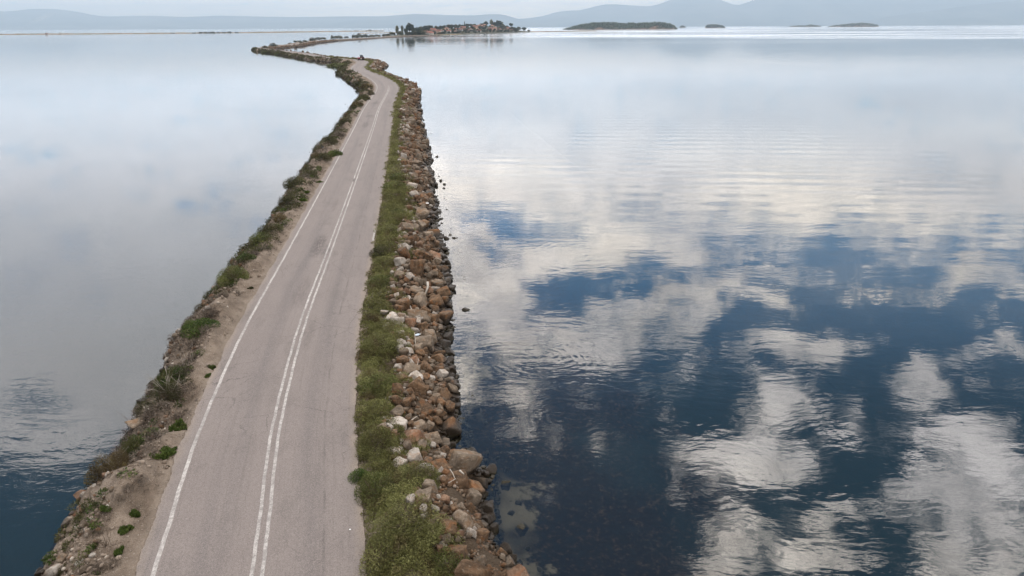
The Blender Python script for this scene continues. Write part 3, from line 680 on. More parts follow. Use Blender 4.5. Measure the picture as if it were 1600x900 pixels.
# left bank
hero(82, 881, 17, 13, 'orange', 3, 'bright orange stone at the waterline in the lower left corner', .2, .2)
hero(86, 893, 26, 26, 'pale', 9, 'pale pyramid shaped stone in the lower left corner', .45, .4)
hero(164, 757, 16, 32, 'pale', 2, 'upright pale slab below the brownish olive bush on the left bank', .6, 1.2, tilt=.9)
hero(160, 783, 20, 18, 'grey', 2, 'flat brownish stone under the upright pale slab', .55, .8)
hero(147, 800, 24, 20, 'pale', 0, 'long pale stone on the left waterline below the flat brownish one', .35, .8)
hero(131, 826, 26, 22, 'rusty', 11, 'pinkish blocky stone on the left waterline', .45, .2)
hero(118, 832, 14, 14, 'rusty', 3, 'pinkish rounded stone left of the blocky pinkish one', .3, .2)
hero(110, 846, 22, 16, 'grey', 7, 'brown stone below the rounded pinkish stone on the left waterline', .2, .2)
hero(112, 862, 28, 13, 'grey', 2, 'flat pale brown stone lying level above the orange stone', .3, .2)
hero(128, 872, 22, 16, 'pale', 10, 'whitish stone among twigs right of the flat pale brown one', .5, .2)
hero(99, 868, 13, 12, 'brown', 0, 'dark brown stone at the waterline just above the orange stone', .05, .2)
hero(217, 664, 34, 24, 'grey', 5, 'brown ledge with a dry bush over it on the left waterline', .4, .7, name=B)
hero(204, 674, 14, 12, 'brown', 1, 'small dark stone at the left end of the brown ledge', .1, .2)
hero(241, 597, 15, 13, 'brown', 8, 'dark weed covered rock at the left waterline below the bushes', .0, .2)
hero(250, 590, 14, 13, 'brown', 0, 'brown rock touching the dark weed covered one at the left waterline', .15, .2)
hero(240, 628, 20, 12, 'rusty', 2, 'pinkish stones ledge on the left waterline above the brown ledge', .35, .2)
hero(246, 617, 16, 10, 'rusty', 7, 'pinkish block higher up at the pinkish ledge', .5, .2)
hero(237, 641, 24, 14, 'pale', 6, 'pale slab below the pinkish ledge on the left bank', .4, .2)
hero(221, 636, 16, 8, 'brown', 3, 'low dark rock in the water left of the pale slab', -.02, .2)
hero(275, 537, 9, 5, 'brown', 2, 'lone small dark rock in the water off the left bank', -.02, .2)
hero(334, 452, 5, 3, 'brown', 2, 'tiny dark rock in the water off the dark green bush', -.02, .2)
hero(484, 238, 2.2, 2, 'brown', 3, 'speck of dark rock in the calm water left of the flying bird', -.02, .2)
hero(422, 356, 9, 6, 'rusty', 5, 'reddish rocks at the left waterline beside the gravel heap', .2, .2)
hero(540, 163, 2, 1.6, 'brown', 2, 'speck of rock in the water inside the first bend', -.02, .2)
NHERO = len(rocks)
# the riprap of the right-hand slope: big ones first, smaller ones into the gaps
def fill(s0, s1, n, lo, hi, side, tones, a_in, a_out, gap=.72):
    cell = {}
    for k, q in enumerate(rocks):
        cell.setdefault((int(q['x'] // 1.5), int(q['y'] // 1.5)), []).append(q)
    for _ in range(n):
        s = rng.uniform(s0, s1); f = rng.random()
        if side > 0: a, b = float(scrub_r(s)) + a_in, float(toe_r(s)) + a_out
        else: a, b = float(toe_l(s)) - a_out, float(toe_l(s)) + 1.5 + a_in
        d = a + (b - a) * f
        r = lo + (hi - lo) * rng.random() ** 1.8
        x, y = place(s, d); x = float(x); y = float(y)
        ok = True; ci, cj = int(x // 1.5), int(y // 1.5)
        for i in (-1, 0, 1):
            for j in (-1, 0, 1):
                for q in cell.get((ci + i, cj + j), ()):
                    if (q['x'] - x) ** 2 + (q['y'] - y) ** 2 < ((r + max(q['h'][:2])) * gap) ** 2: ok = False; break
                if not ok: break
            if not ok: break
        if not ok: continue
        e = rng.uniform(.65, 1.0); hz = r * rng.uniform(.6, 1.05)
        w = tones(f); tone = str(rng.choice(list(w), p=np.array(list(w.values())) / sum(w.values())))
        add_rock(x, y, r, r * e, hz, tone, int(rng.integers(12)), None, rng.uniform(.22, .36))
        cell.setdefault((ci, cj), []).append(rocks[-1])
tr_ = lambda f: {'brown': .52, 'grey': .38, 'rusty': .07, 'pale': .06 + .30 * max(0, .35 - f) / .35}
fill(26, 64, 260, .50, .86, 1, tr_, .35, -.2, .85)
fill(26, 64, 700, .30, .50, 1, tr_, .1, .1)
fill(26, 64, 4200, .17, .34, 1, tr_, -.15, .30, .62)
fill(26, 64, 7500, .08, .17, 1, tr_, -.3, .55, .55)
fill(27, 48, 9000, .05, .11, 1, tr_, -.1, .3, .5)
fill(64, 130, 300, .45, .75, 1, tr_, .3, -.2, .85)
fill(64, 130, 1500, .24, .45, 1, tr_, .0, .1)
fill(64, 130, 5200, .14, .34, 1, tr_, -.2, .4, .6)
fill(26, 130, 330, .10, .30, 1, lambda f: {'brown': 1.0}, 2.9, 1.3, 1.1)
fill(130, 420, 2600, .34, .85, 1, tr_, -.1, .2)
fill(130, 420, 2600, .2, .4, 1, tr_, -.2, .5)
tl_ = lambda f: {'grey': .35, 'pale': .2, 'rusty': .25, 'brown': .2}
fill(30, 60, 700, .12, .38, -1, tl_, -.65, .15)
fill(30, 60, 700, .06, .16, -1, tl_, .5, .1)
fill(60, 130, 360, .12, .34, -1, tl_, -.8, .2)
fill(130, 420, 800, .2, .5, -1, tl_, -.4, .2)
tf_ = lambda f: {'brown': .5, 'grey': .5, 'rusty': .2}
fill(420, 1000, 1100, .4, 1.0, 1, tf_, .6, .3)
# the 290 that show largest stand as rocks of their own, the rest is rubble
for q in rocks: q['size'] = max(q['h']) / max(1, (Vector((q['x'], q['y'], q['z'])) - Vector((0, 0, CAMZ))).dot(fwd))
def in_view(q):
    v = Vector((q['x'], q['y'], q['z'])) - Vector((0, 0, CAMZ)); k = v.dot(fwd)
    return k > 1 and abs(v.dot(rgt) / k) < .78 and -v.dot(upv) / k < .435
auto = [q for q in rocks[NHERO:] if in_view(q)]
auto.sort(key=lambda q: -q['size'])
own = auto[:290 - NHERO]; rest = auto[290 - NHERO:] + [q for q in rocks[NHERO:] if not in_view(q)]
heroes = rocks[:NHERO]
def rotmat(q): return np.array(Euler(q['rot']).to_matrix())
VV = []; FF = []; MI = []; nv = 0
tones = list(STONE)
for q in rest:
    V, Fc = (ROCKV3 if q['size'] > .004 else ROCKV2)[q['proto']]
    VV.append((V * np.array(q['h'])) @ rotmat(q).T + (q['x'], q['y'], q['z'])); FF.append(Fc + nv); nv += len(V); MI.append(np.full(len(Fc), tones.index(q['tone'])))
# world-sized stones share one mesh: their materials read object space, so scale it back
me = mesh('rubble', np.vstack(VV), np.vstack(FF), None, True)
for k in tones: me.materials.append(mat_rock('rubble_' + k, *{'brown': ((.062, .038, .021), (.165, .100, .056), (.175, .078, .030), (.29, .225, .165)), 'grey': ((.100, .076, .054), (.215, .168, .124), (.17, .100, .054), (.36, .305, .25)), 'pale': ((.27, .235, .20), (.43, .39, .345), (.30, .215, .155), (.54, .50, .455)), 'rusty': ((.115, .064, .038), (.225, .142, .092), (.22, .100, .050), (.36, .285, .22)), 'orange': ((.42, .17, .06), (.52, .25, .10), (.45, .13, .04), (.5, .35, .22))}[k]))
me.polygons.foreach_set('material_index', np.concatenate(MI).astype(np.int32))
tag(link('rubble', me), 'mass of small brown and grey rubble filling both banks of the causeway', 'rubble', kind='stuff')
# labels of the unnamed ones: colour, size and shape, and which named stone they lie next to
SHAPE = ['angular', 'blocky', 'flat', 'rounded', 'wedge shaped', 'angular', 'flat', 'chunky', 'rounded', 'pointed', 'blocky', 'squarish']
TONE = {'brown': 'brown', 'grey': 'grey brown', 'pale': 'pale', 'rusty': 'rusty', 'orange': 'orange'}
SHORT = {}
for q in heroes:
    w = q['label'].split(); q['short'] = q['label']
from collections import defaultdict
def describe(q, used):
    opts = []
    wet = q['z'] - q['h'][2] * .2 < .18
    m = max(q['h']); size = 'large' if m > .5 else 'small' if m < .24 else 'medium sized'
    near = sorted(heroes, key=lambda h: (h['x'] - q['x']) ** 2 + (h['y'] - q['y']) ** 2)[:5]
    for h in near:
        ds, dd_ = q['s'] - h['s'], q['d'] - h['d']
        far = math.hypot(ds, dd_) > 3.2
        if abs(ds) > abs(dd_) * 1.3: rel = ('a few steps beyond' if far else 'just beyond') if ds > 0 else ('a few steps short of' if far else 'just short of')
        else: rel = ('on the water side of' if (dd_ > 0) == (q['d'] > 0) else 'on the road side of')
        nm = h['key']
        for parts in ((size, TONE[q['tone']]), (size, SHAPE[q['proto']], TONE[q['tone']]), (('wet' if wet else 'dry'), size, SHAPE[q['proto']], TONE[q['tone']])):
            L = ' '.join(parts) + ' rock ' + rel + ' the ' + nm
            if len(L.split()) <= 16 and L not in used: return L
    return L
KEYS = ['orange tinged boulder', 'whitish rounded stone', 'narrow pale slab', 'boulder with sticks', 'tall waterline boulder', 'broad grey brown boulder', 'grey scrub edge block', 'flat stone in the scrub', 'squat white stone', 'reddish wedged stone', 'rounded stone under the wedged one', 'upright pale grey stone', 'tall angular boulder', 'grey stone at its foot', 'weed covered stone', 'small wet shallows rock', 'flat wet rock', 'cracked rusty boulder', 'reddish stone at the lower edge']
for i, q in enumerate(heroes):
    # the landmark is called by the first words of its own label
    w = q['label'].split(); cut = len(w)
    for stop in ('with', 'lying', 'between', 'at', 'below', 'above', 'furthest', 'in', 'wedged', 'under', 'standing', 'left', 'touching', 'beside', 'cut', 'to', 'just', 'right', 'on', 'by', 'sloping', 'halfway', 'nearest', 'surrounded', 'set', 'resting', 'among', 'off', 'inside', 'higher', 'like', 'well'):
        if stop in w and 1 < w.index(stop) < cut: cut = w.index(stop)
    q['key'] = KEYS[i] if i < len(KEYS) else ' '.join(w[:min(cut, 7)])
    while q['key'].split()[-1] in ('of', 'the', 'at', 'a', 'over', 'and', 'in', 'with', 'from', 'far'): q['key'] = ' '.join(q['key'].split()[:-1])
used = set(q['label'] for q in heroes); cnt = defaultdict(list)
for q in own:
    q['label'] = describe(q, used); used.add(q['label']); cnt[q['label']].append(q)
for q in heroes + own:
    o = link(q['name'], rock_mesh(q['proto'], q['tone'], True), None, (q['x'], q['y'], q['z']), q['rot'], q['h'])
    tag(o, q['label'], 'boulder' if q['name'] == B else 'rock', 'stones armouring the right bank' if q['d'] > 0 else 'stones along the left bank')

# ------------------------------------------------------------------ gravel of the left shoulder
n = 14000
s = 28 + (rng.random(n) ** 1.7) * 95; f = rng.random(n); d = -(3.7 + f * (-toe_l(s) - 3.9))
keep = rng.random(n) < (.12 + .88 * np.clip((f - .15) * 4, 0, 1)) * np.clip(.5 + .9 * np.sin(s * 1.3 + 3 * f) * np.sin(s * .47 + 5 * f), .05, 1); s = s[keep]; d = d[keep]; n = len(s)
x, y = place(s, d); z = land(s, d); r = .018 + .075 * rng.random(n) ** 3 + .0006 * (s - 28)
V, Fc = ICO[1]
J = V[None] * (r[:, None] * rng.uniform(.6, 1.25, (n, 3)))[:, None, :] * rng.uniform(.75, 1.2, (n, len(V), 1)) + np.stack([x, y, z + r * .3], -1)[:, None, :]
me = mesh('gravel', J.reshape(-1, 3), (Fc[None] + (np.arange(n) * len(V))[:, None, None]).reshape(-1, 3), None, False, {'tint': np.repeat(rng.random(n), len(V))})
m, t = new_mat('gravel'); a = t.attr('tint')
c = t.mix(t.ramp(a, 0, .6, kind='LINEAR'), (.11, .082, .062), (.225, .182, .145)); c = t.mix(t.ramp(a, .88, 1), c, (.40, .36, .31))
principled(t, c, .9); me.materials.append(m)
tag(link('gravel', me), 'loose pale gravel strewn over the dirt shoulder left of the road', 'gravel', kind='stuff')
# ------------------------------------------------------------------ plants
L_SCRUB = mat_leaf('saltbush_leaves', ((.065, .058, .022), (.145, .150, .050), (.27, .27, .11)), brown=(.105, .072, .040))
L_GREEN = mat_leaf('green_weed_leaves', ((.026, .052, .010), (.072, .104, .024), (.145, .172, .052)), brown=(.085, .075, .030))
L_DARK = mat_leaf('dark_shrub_leaves', ((.024, .028, .011), (.070, .072, .028), (.135, .125, .058)), brown=(.085, .060, .040))
L_BRONZE = mat_leaf('bronze_shrub_leaves', ((.036, .026, .014), (.115, .085, .038), (.19, .155, .066)))
L_DRY = mat_leaf('dry_twigs', ((.050, .038, .030), (.12, .095, .075), (.22, .19, .155)), .05)
L_FRESH = mat_leaf('fresh_shrub_leaves', ((.042, .050, .015), (.12, .14, .040), (.23, .235, .085)), brown=(.12, .09, .045))
WOOD = plain('weathered_wood', (.30, .265, .225), .85, .35, 9)
BARK = plain('bark', (.12, .09, .065), .9, .35, 5)
def leaves(c, nrm, L, W, r, lift=.55):
    """one narrow four-cornered leaf per point, leaning outward"""
    n = len(c)
    a = nrm * lift + r.normal(0, .55, (n, 3)); a /= np.linalg.norm(a, axis=1)[:, None] + 1e-9
    b = np.cross(a, r.normal(0, 1, (n, 3))); b /= np.linalg.norm(b, axis=1)[:, None] + 1e-9
    L = (L * r.uniform(.6, 1.3, n))[:, None]; W = (W * r.uniform(.7, 1.3, n))[:, None]
    k = np.cross(a, b) * L * .18
    V = np.stack([c, c + a * L * .5 + b * W * .5 - k * .3, c + a * L + k, c + a * L * .5 - b * W * .5 - k * .3], 1)
    return V
def tuft_points(n, r, lumps=9, fill=.35, flat=1.0, skew=.28):
    """points in the outer part of a lumpy half ball of radius 1; returns points, outward directions and a shade-free tint"""
    D = r.normal(0, 1, (n, 3)); D[:, 2] = np.abs(D[:, 2]) * .9 - .12; D /= np.linalg.norm(D, axis=1)[:, None]
    K = r.normal(0, 1, (lumps, 3)); K[:, 2] = np.abs(K[:, 2]) * .8; K /= np.linalg.norm(K, axis=1)[:, None]
    near = (D @ K.T); j = near.argmax(1); b = near.max(1)
    rad = (1 - skew) + skew * np.clip((b - .55) / .45, 0, 1) ** .8
    rad = rad * (1 - fill * r.random(n) ** 1.6)
    lt = r.random(lumps); tint = np.clip(.10 + .6 * lt[j] + r.normal(0, .2, n), 0, 1)
    P = D * rad[:, None]; P[:, 2] *= flat
    out = D * .6 + K[j] * .4
    return P, out, tint
def mesh_leaves(name, VV, TT, mat):
    V = np.concatenate(VV); n = len(V)
    return mesh(name, V.reshape(-1, 3), np.arange(n * 4).reshape(n, 4), mat, False, {'tint': np.repeat(np.concatenate(TT), 4)})
def shrub_mesh(seed, n, L, W, mat, flat=.62, lumps=9, fill=.4, name='foliage', skew=.3):
    r = np.random.default_rng(seed); P, N, T = tuft_points(n, r, lumps, fill, flat, skew)
    return mesh_leaves(name, [leaves(P, N, L, W, r)], [T], mat)
def twig_mesh(seed, n=12, spread=.9, h=1.0, rad=.014, mat=None):
    r = np.random.default_rng(seed); mb = MB()
    for i in range(n):
        a = r.uniform(0, 6.28); p = np.array([0, 0, -.05]); v = np.array([math.cos(a) * spread * r.uniform(.2, .8), math.sin(a) * spread * r.uniform(.2, .8), h * r.uniform(.5, 1)]); pts = [p]
        for k in range(3): p = p + v / 3 + r.normal(0, .05, 3); pts.append(p)
        mb.tube(pts, [rad, rad * .8, rad * .55, rad * .3], 5)
        for q in range(4):
            b = pts[int(r.integers(1, 4))]; w = v / 3 * r.uniform(.5, 1) + r.normal(0, .16, 3); w[2] = abs(w[2])
            mb.tube([b, b + w * .6 + r.normal(0, .02, 3), b + w * 1.1], [rad * .5, rad * .35, rad * .18], 4)
    return mb.mesh('stems', mat or BARK, True)
STEM = twig_mesh(5, 10, .7, .62, .02)
# ground cover of the right verge: one mass of scrub nobody could count
VV = []; TT = []
r = np.random.default_rng(31)
def noise_hole(x, y):
    return math.sin(x * 1.9 + y * .8) * math.sin(x * .7 - y * 1.3 + 2) > .82
def clump(x, y, z, R_, H, n, L, W):
    P, N, T = tuft_points(n, r, 6, .45, 1.0, .32)
    P = P * (R_, R_, H) + (x, y, z)
    VV.append(leaves(P, N, L, W, r)); TT.append(np.clip(T * .8 + .2 * r.random() + .12 * math.sin(x * .7 + y * .9), 0, 1))
for (s0, s1, step, n, L, W) in ((26, 48, .36, 420, .085, .020), (48, 80, .46, 260, .11, .030), (80, 140, .62, 130, .16, .05), (140, 240, .95, 80, .26, .09), (240, 430, 1.4, 50, .42, .16)):
    s = s0
    while s < s1:
        a, b = 3.22, float(scrub_r(s)) + .42 + .8 * math.sin(s * .9) * math.sin(s * .37 + 1) + .3 * math.sin(s * 2.3)
        for d in np.arange(a + .2, b, step * .95):
            ss_ = s + r.uniform(-.5, .5) * step; d_ = d + r.uniform(-.4, .4) * step
            x, y = place(ss_, d_); edge = min(d_ - a, b - d_)
            if noise_hole(float(x), float(y)) and edge > .3: continue
            H = (.20 + .42 * r.random() + .22 * math.sin(ss_ * 1.5 + d_ * 2) * math.sin(ss_ * .6 - d_)) * (.6 + .4 * min(1, edge / .5)); R_ = step * r.uniform(.75, 1.15)
            clump(float(x), float(y), lz(ss_, d_) - .03, R_, H * (1 if s < 80 else 1.15), int(n * r.uniform(.8, 1.2)), L, W)
        s += step * .9
me = mesh_leaves('scrub', VV, TT, L_SCRUB)
tag(link('scrub', me), 'low olive green saltbush scrub carpeting the right verge between road and rocks', 'scrub', kind='stuff')

# brush nobody could count along the outer edge of the left bank
def brush(name, label, mat, seed, runs, dry):
    global VV, TT
    VV = []; TT = []; q = np.random.default_rng(seed)
    for (s0, s1, dens, n, L, W, Rr, Hh, wide) in runs:
        for _ in range(int((s1 - s0) * dens)):
            s = q.uniform(s0, s1)
            gap = math.sin(s * .55 + seed) + .7 * math.sin(s * .23 + 2 * seed) + .5 * math.sin(s * 1.3)
            if gap < (-.8 if s > 62 else -.35): continue
            d = -float(toe_l(s)) * -1
            d = float(toe_l(s)) + .15 + q.random() ** 1.3 * wide
            x, y = place(s, d); R_ = Rr * q.uniform(.6, 1.2)
            P, N, T = tuft_points(int(n * q.uniform(.7, 1.2)), r, 5, .5, 1.0, .35)
            P = P * (R_, R_, Hh * q.uniform(.5, 1.2)) + (float(x), float(y), max(lz(s, d), .05) - .04)
            VV.append(leaves(P, N, L, W, r, .8 if dry else .55)); TT.append(np.clip(T * .75 + .25 * q.random(), 0, 1))
    tag(link(name, mesh_leaves(name, VV, TT, mat)), label, 'brush', kind='stuff')
brush('undergrowth', 'dark green undergrowth fringing the left edge of the causeway', L_DARK, 3, ((31, 42, 2.5, 200, .09, .028, .34, .30, 1.5), (42, 62, 8.0, 240, .09, .028, .45, .42, 2.1), (62, 130, 6.5, 150, .13, .045, .55, .50, 2.5), (130, 240, 3.4, 70, .24, .09, .62, .60, 2.3), (240, 440, 2.6, 50, .40, .17, .9, .8, 3.2), (440, 640, 2.2, 40, .5, .22, 1.0, .8, 3.0)), False)
brush('dry_brush', 'dry brown brush mixed into the left edge of the causeway', L_DRY, 5, ((31, 62, 10, 230, .15, .020, .42, .36, 2.4), (62, 130, 2.2, 120, .2, .022, .50, .42, 2.6), (130, 240, 1.6, 60, .3, .05, .6, .5, 2.6), (240, 540, .8, 40, .5, .10, .8, .6, 3)), True)
brush('dry_grass', 'thin dry grass tufts on the dirt shoulder left of the road', L_DRY, 12, ((28, 62, 26, 26, .11, .012, .12, .10, 3.1), (62, 130, 10, 20, .16, .03, .2, .14, 3.0)), True)
brush('green_growth', 'bright green weeds scattered through the brush of the left bank', L_GREEN, 9, ((30, 44, 3.2, 90, .09, .05, .28, .22, 2.2), (44, 62, 5.5, 110, .09, .05, .34, .28, 2.3), (62, 130, 2.4, 80, .13, .075, .42, .34, 2.6), (130, 330, .7, 40, .28, .15, .5, .4, 2.6)), False)

# countable shrubs ------------------------------------------------------------
KIND_MAT = {'scrub': L_SCRUB, 'green': L_GREEN, 'dark': L_DARK, 'bronze': L_BRONZE, 'fresh': L_FRESH, 'dry': L_DRY}
_sm = {}
def shrub_proto(kind, lod):
    k = (kind, lod)
    if k not in _sm:
        n, L, W = {0: (5200, .085, .024), 1: (2300, .13, .042), 2: (700, .24, .09)}[lod]
        if kind == 'green': L, W = L * 1.0, W * 2.0; n = int(n * .8)
        if kind == 'dry': L, W = L * 1.5, W * .35
        if kind in ('fresh', 'scrub'): n = int(n * 1.1)
        _sm[k] = [shrub_mesh(hash((len(kind), lod, i)) % 1000 + i, n, L, W, KIND_MAT[kind], 1.0, 13 if lod == 0 else 9, .55, 'foliage', .46) for i in range(2 if lod < 2 else 2)]
    return _sm[k]
def patch_mesh(seed, kind):
    r = np.random.default_rng(seed); VV = []; TT = []
    for i in range(11):
        a = r.uniform(0, 6.28); q = r.random() ** .6 * .85; R_ = r.uniform(.16, .42)
        n, L, W = (230, .26, .15) if kind != 'dry' else (150, .34, .022)
        P, N, T = tuft_points(n, r, 5, .6, .6, .4)
        if kind == 'dry': N[:, 2] += .6
        P = P * (R_, R_, R_ * r.uniform(.6, 1.3)) + (math.cos(a) * q, math.sin(a) * q * .8, 0)
        VV.append(leaves(P, N, L * R_ * 1.6, W * R_ * 1.6, r, .8)); TT.append(np.clip(T * .7 + .3 * r.random(), 0, 1))
    return mesh_leaves('foliage', VV, TT, KIND_MAT[kind])
_pm = {}
nshrub = 0
def shrub(x, y, z, rx, ry, rz, kind, label, group, name='shrub', cat='shrub', stems=True, rot=None):
    global nshrub
    nshrub += 1
    dist = math.hypot(x, y); lod = 0 if dist < 48 else 1 if dist < 130 else 2
    e = empty(name, (x, y, z), rng.uniform(0, 6.28) if rot is None else rot); tag(e, label, cat, group)
    if name == 'weed_patch':
        k = (kind, nshrub % 4)
        if k not in _pm: _pm[k] = patch_mesh(500 + nshrub, kind)
        link('foliage', _pm[k], e, (0, 0, .04), None, (rx * 1.1, ry * 1.1, rz * (2.2 if kind != 'dry' else 1.6)))
        return e
    ms = shrub_proto(kind, lod)
    link('foliage', ms[nshrub % len(ms)], e, (0, 0, 0), None, (rx, ry, rz))
    if stems and lod < 2: link('stems', STEM, e, (0, 0, 0), None, (rx, ry, rz))
    return e
def shrub_px(px, py, w, h, kind, label, group, zg=1.2, **kw):
    """w, h = size in photograph pixels, px, py = middle of the bush"""
    p = at(px, py + h * .25, zg); k = (p - Vector((0, 0, CAMZ))).dot(fwd) / F
    s, d = sd(p.x, p.y); z = max(lz(s, d), .05) - .06
    w *= SCALE.get(group, 1.0); h *= SCALE.get(group, 1.0)
    return shrub(p.x, p.y, z, w * k / 2, max(w * k / 2 * .8, h * k * .5), h * k * (.62 if d < 0 else .60), kind, label, group, **kw)
SCALE = {'shrubs on the left bank': 1.22, 'scrub mounds on the right verge': 1.08}
GR = 'scrub mounds on the right verge'; GL = 'shrubs on the left bank'; GW = 'weed patches on the left bank'
for a in ((704, 880, 84, 60, 'fresh', 'bright green feathery scrub mound cut by the lower edge beside the near rocks'),
          (607, 868, 100, 80, 'scrub', 'broad olive scrub mound at the lower edge beside the road'),
          (640, 838, 110, 60, 'scrub', 'olive scrub mound left of the tall angular brown boulder'),
          (648, 748, 80, 50, 'scrub', 'scrub mound bulging towards the big boulder with sticks'),
          (590, 762, 80, 60, 'fresh', 'greenish scrub mound beside the road left of the bulging mound'),
          (562, 742, 34, 36, 'green', 'bright green weed clump at the asphalt edge of the right verge'),
          (590, 690, 70, 60, 'scrub', 'olive scrub mound left of the large orange tinged boulder'),
          (585, 640, 70, 46, 'scrub', 'long scrub mound beside the chalky slab'),
          (600, 655, 16, 14, 'green', 'small yellow green tuft at the scrub edge above the chalky slab'),
          (590, 598, 74, 40, 'fresh', 'scrub mound level with the straw topped boulder'),
          (572, 556, 40, 30, 'bronze', 'purplish brown scrub clump between road and orange streaked slab'),
          (597, 545, 60, 34, 'scrub', 'scrub mound just below the orange streaked slab'),
          (580, 497, 26, 26, 'bronze', 'dark purplish clump beside the flat white stone'),
          (590, 472, 54, 34, 'scrub', 'olive mound left of the white trio'),
          (596, 440, 50, 26, 'fresh', 'greenish mound left of the lone white stone'),
          (602, 412, 44, 24, 'scrub', 'brownish olive mound left of the dark brown boulder'),
          (596, 395, 44, 24, 'dark', 'dark green mound beside the short piece of edge line'),
          (610, 362, 46, 20, 'scrub', 'olive mound above the pinkish scrub stone'),
          (620, 330, 40, 20, 'fresh', 'greenish mound beside the sandy pink ledge'),
          (618, 292, 40, 20, 'fresh', 'bright olive mound above the whitish block on the upper straight'),
          (622, 276, 36, 16, 'fresh', 'greenest mound of the upper straight on the right verge')):
    shrub_px(*a, GR)
for a in ((173, 722, 58, 66, 'bronze', 'brownish olive bush overhanging the left waterline above the upright pale slab', .7),
          (193, 735, 26, 40, 'bronze', 'smaller bronze bush behind the overhanging one, under dry twigs', .9),
          (213, 695, 34, 36, 'green', 'bright green leafy bush right of the overhanging brownish bush', .95),
          (232, 672, 30, 16, 'green', 'flat green weed patch above the bright green leafy bush', 1.1),
          (275, 590, 50, 34, 'green', 'leafy green bush under bleached branches on the left bank', 1.0),
          (266, 612, 44, 34, 'dark', 'dark green bush below the bleached branches', .9),
          (262, 572, 30, 26, 'bronze', 'brown bush at the upper left of the bleached branches', .8),
          (290, 562, 40, 26, 'dry', 'dry grey brown brush above the leafy green bush', 1.0),
          (318, 525, 50, 28, 'green', 'green bush with yellow flecks halfway down the left bank', 1.0),
          (302, 530, 26, 24, 'green', 'rich green bush at the waterline beside the yellow flecked one', .8),
          (330, 508, 34, 22, 'dry', 'dry brown brush above the yellow flecked bush', 1.0),
          (322, 492, 30, 22, 'bronze', 'brown bush leaning to the water above the dry brush', .8),
          (338, 475, 24, 20, 'dry', 'thin brown brush below the dark green bush', .9),
          (366, 437, 44, 34, 'fresh', 'dense dark green bush rounded over the water beside the gravel heap', .9),
          (388, 415, 30, 18, 'green', 'green weeds beside the top of the gravel heap', 1.1),
          (408, 382, 40, 22, 'fresh', 'long green bush above the reddish left waterline rocks', .9),
          (424, 366, 36, 20, 'dark', 'dark green bush joined to the long green one', .9),
          (437, 345, 24, 18, 'bronze', 'brown bush above the joined green bushes', .9),
          (436, 330, 20, 16, 'dark', 'round dark bush standing out to the water', .6),
          (452, 322, 30, 20, 'dark', 'green and brown bush right of the round dark one', 1.0),
          (463, 300, 34, 24, 'dark', 'broad dark bush below a feathery brown one', .9),
          (476, 285, 26, 20, 'dry', 'feathery brown bush on the left bank', 1.0),
          (484, 275, 28, 18, 'dark', 'dark green bush above the feathery brown one', 1.0),
          (494, 248, 18, 18, 'bronze', 'round brown bush just below the flying bird', .8),
          (508, 255, 24, 16, 'dark', 'green bush right of the round brown one below the bird', 1.0),
          (524, 240, 20, 14, 'green', 'bright green patch level with the flying bird', 1.2),
          (518, 228, 22, 14, 'dark', 'dark bush beside the flying bird', 1.0),
          (530, 212, 20, 14, 'dry', 'brown bush above the bird on the left bank', 1.0),
          (540, 196, 18, 12, 'dark', 'dark bush on the upper left bank', .9),
          (547, 182, 14, 10, 'dark', 'small dark bush near the upper end of the left bank', .9),
          (560, 168, 16, 10, 'bronze', 'brown bush close to the first bend', 1.0),
          (570, 155, 16, 11, 'dark', 'dark bush on the inside of the first bend', 1.0),
          (579, 147, 12, 9, 'dark', 'small bush at the inner corner of the first bend', 1.1),
          (574, 138, 18, 9, 'bronze', 'brownish bush above the inner corner of the first bend', 1.0),
          (562, 130, 18, 8, 'dark', 'dark green bush between the two bends', .9),
          (549, 122, 16, 8, 'dark', 'dark bush further up between the two bends', .9),
          (540, 117, 12, 7, 'bronze', 'brown bush near the round waterside bush', .9),
          (529, 112, 9, 10, 'dark', 'round dark bush standing in the water inside the second bend', .3),
          (528, 99, 40, 7, 'fresh', 'flat green meadow shrub inside the second bend', .8),
          (548, 98, 14, 5, 'dark', 'dark clump at the right end of the flat green shrub', 1.0)):
    zg = a[6]; shrub_px(*a[:6], GL, zg)
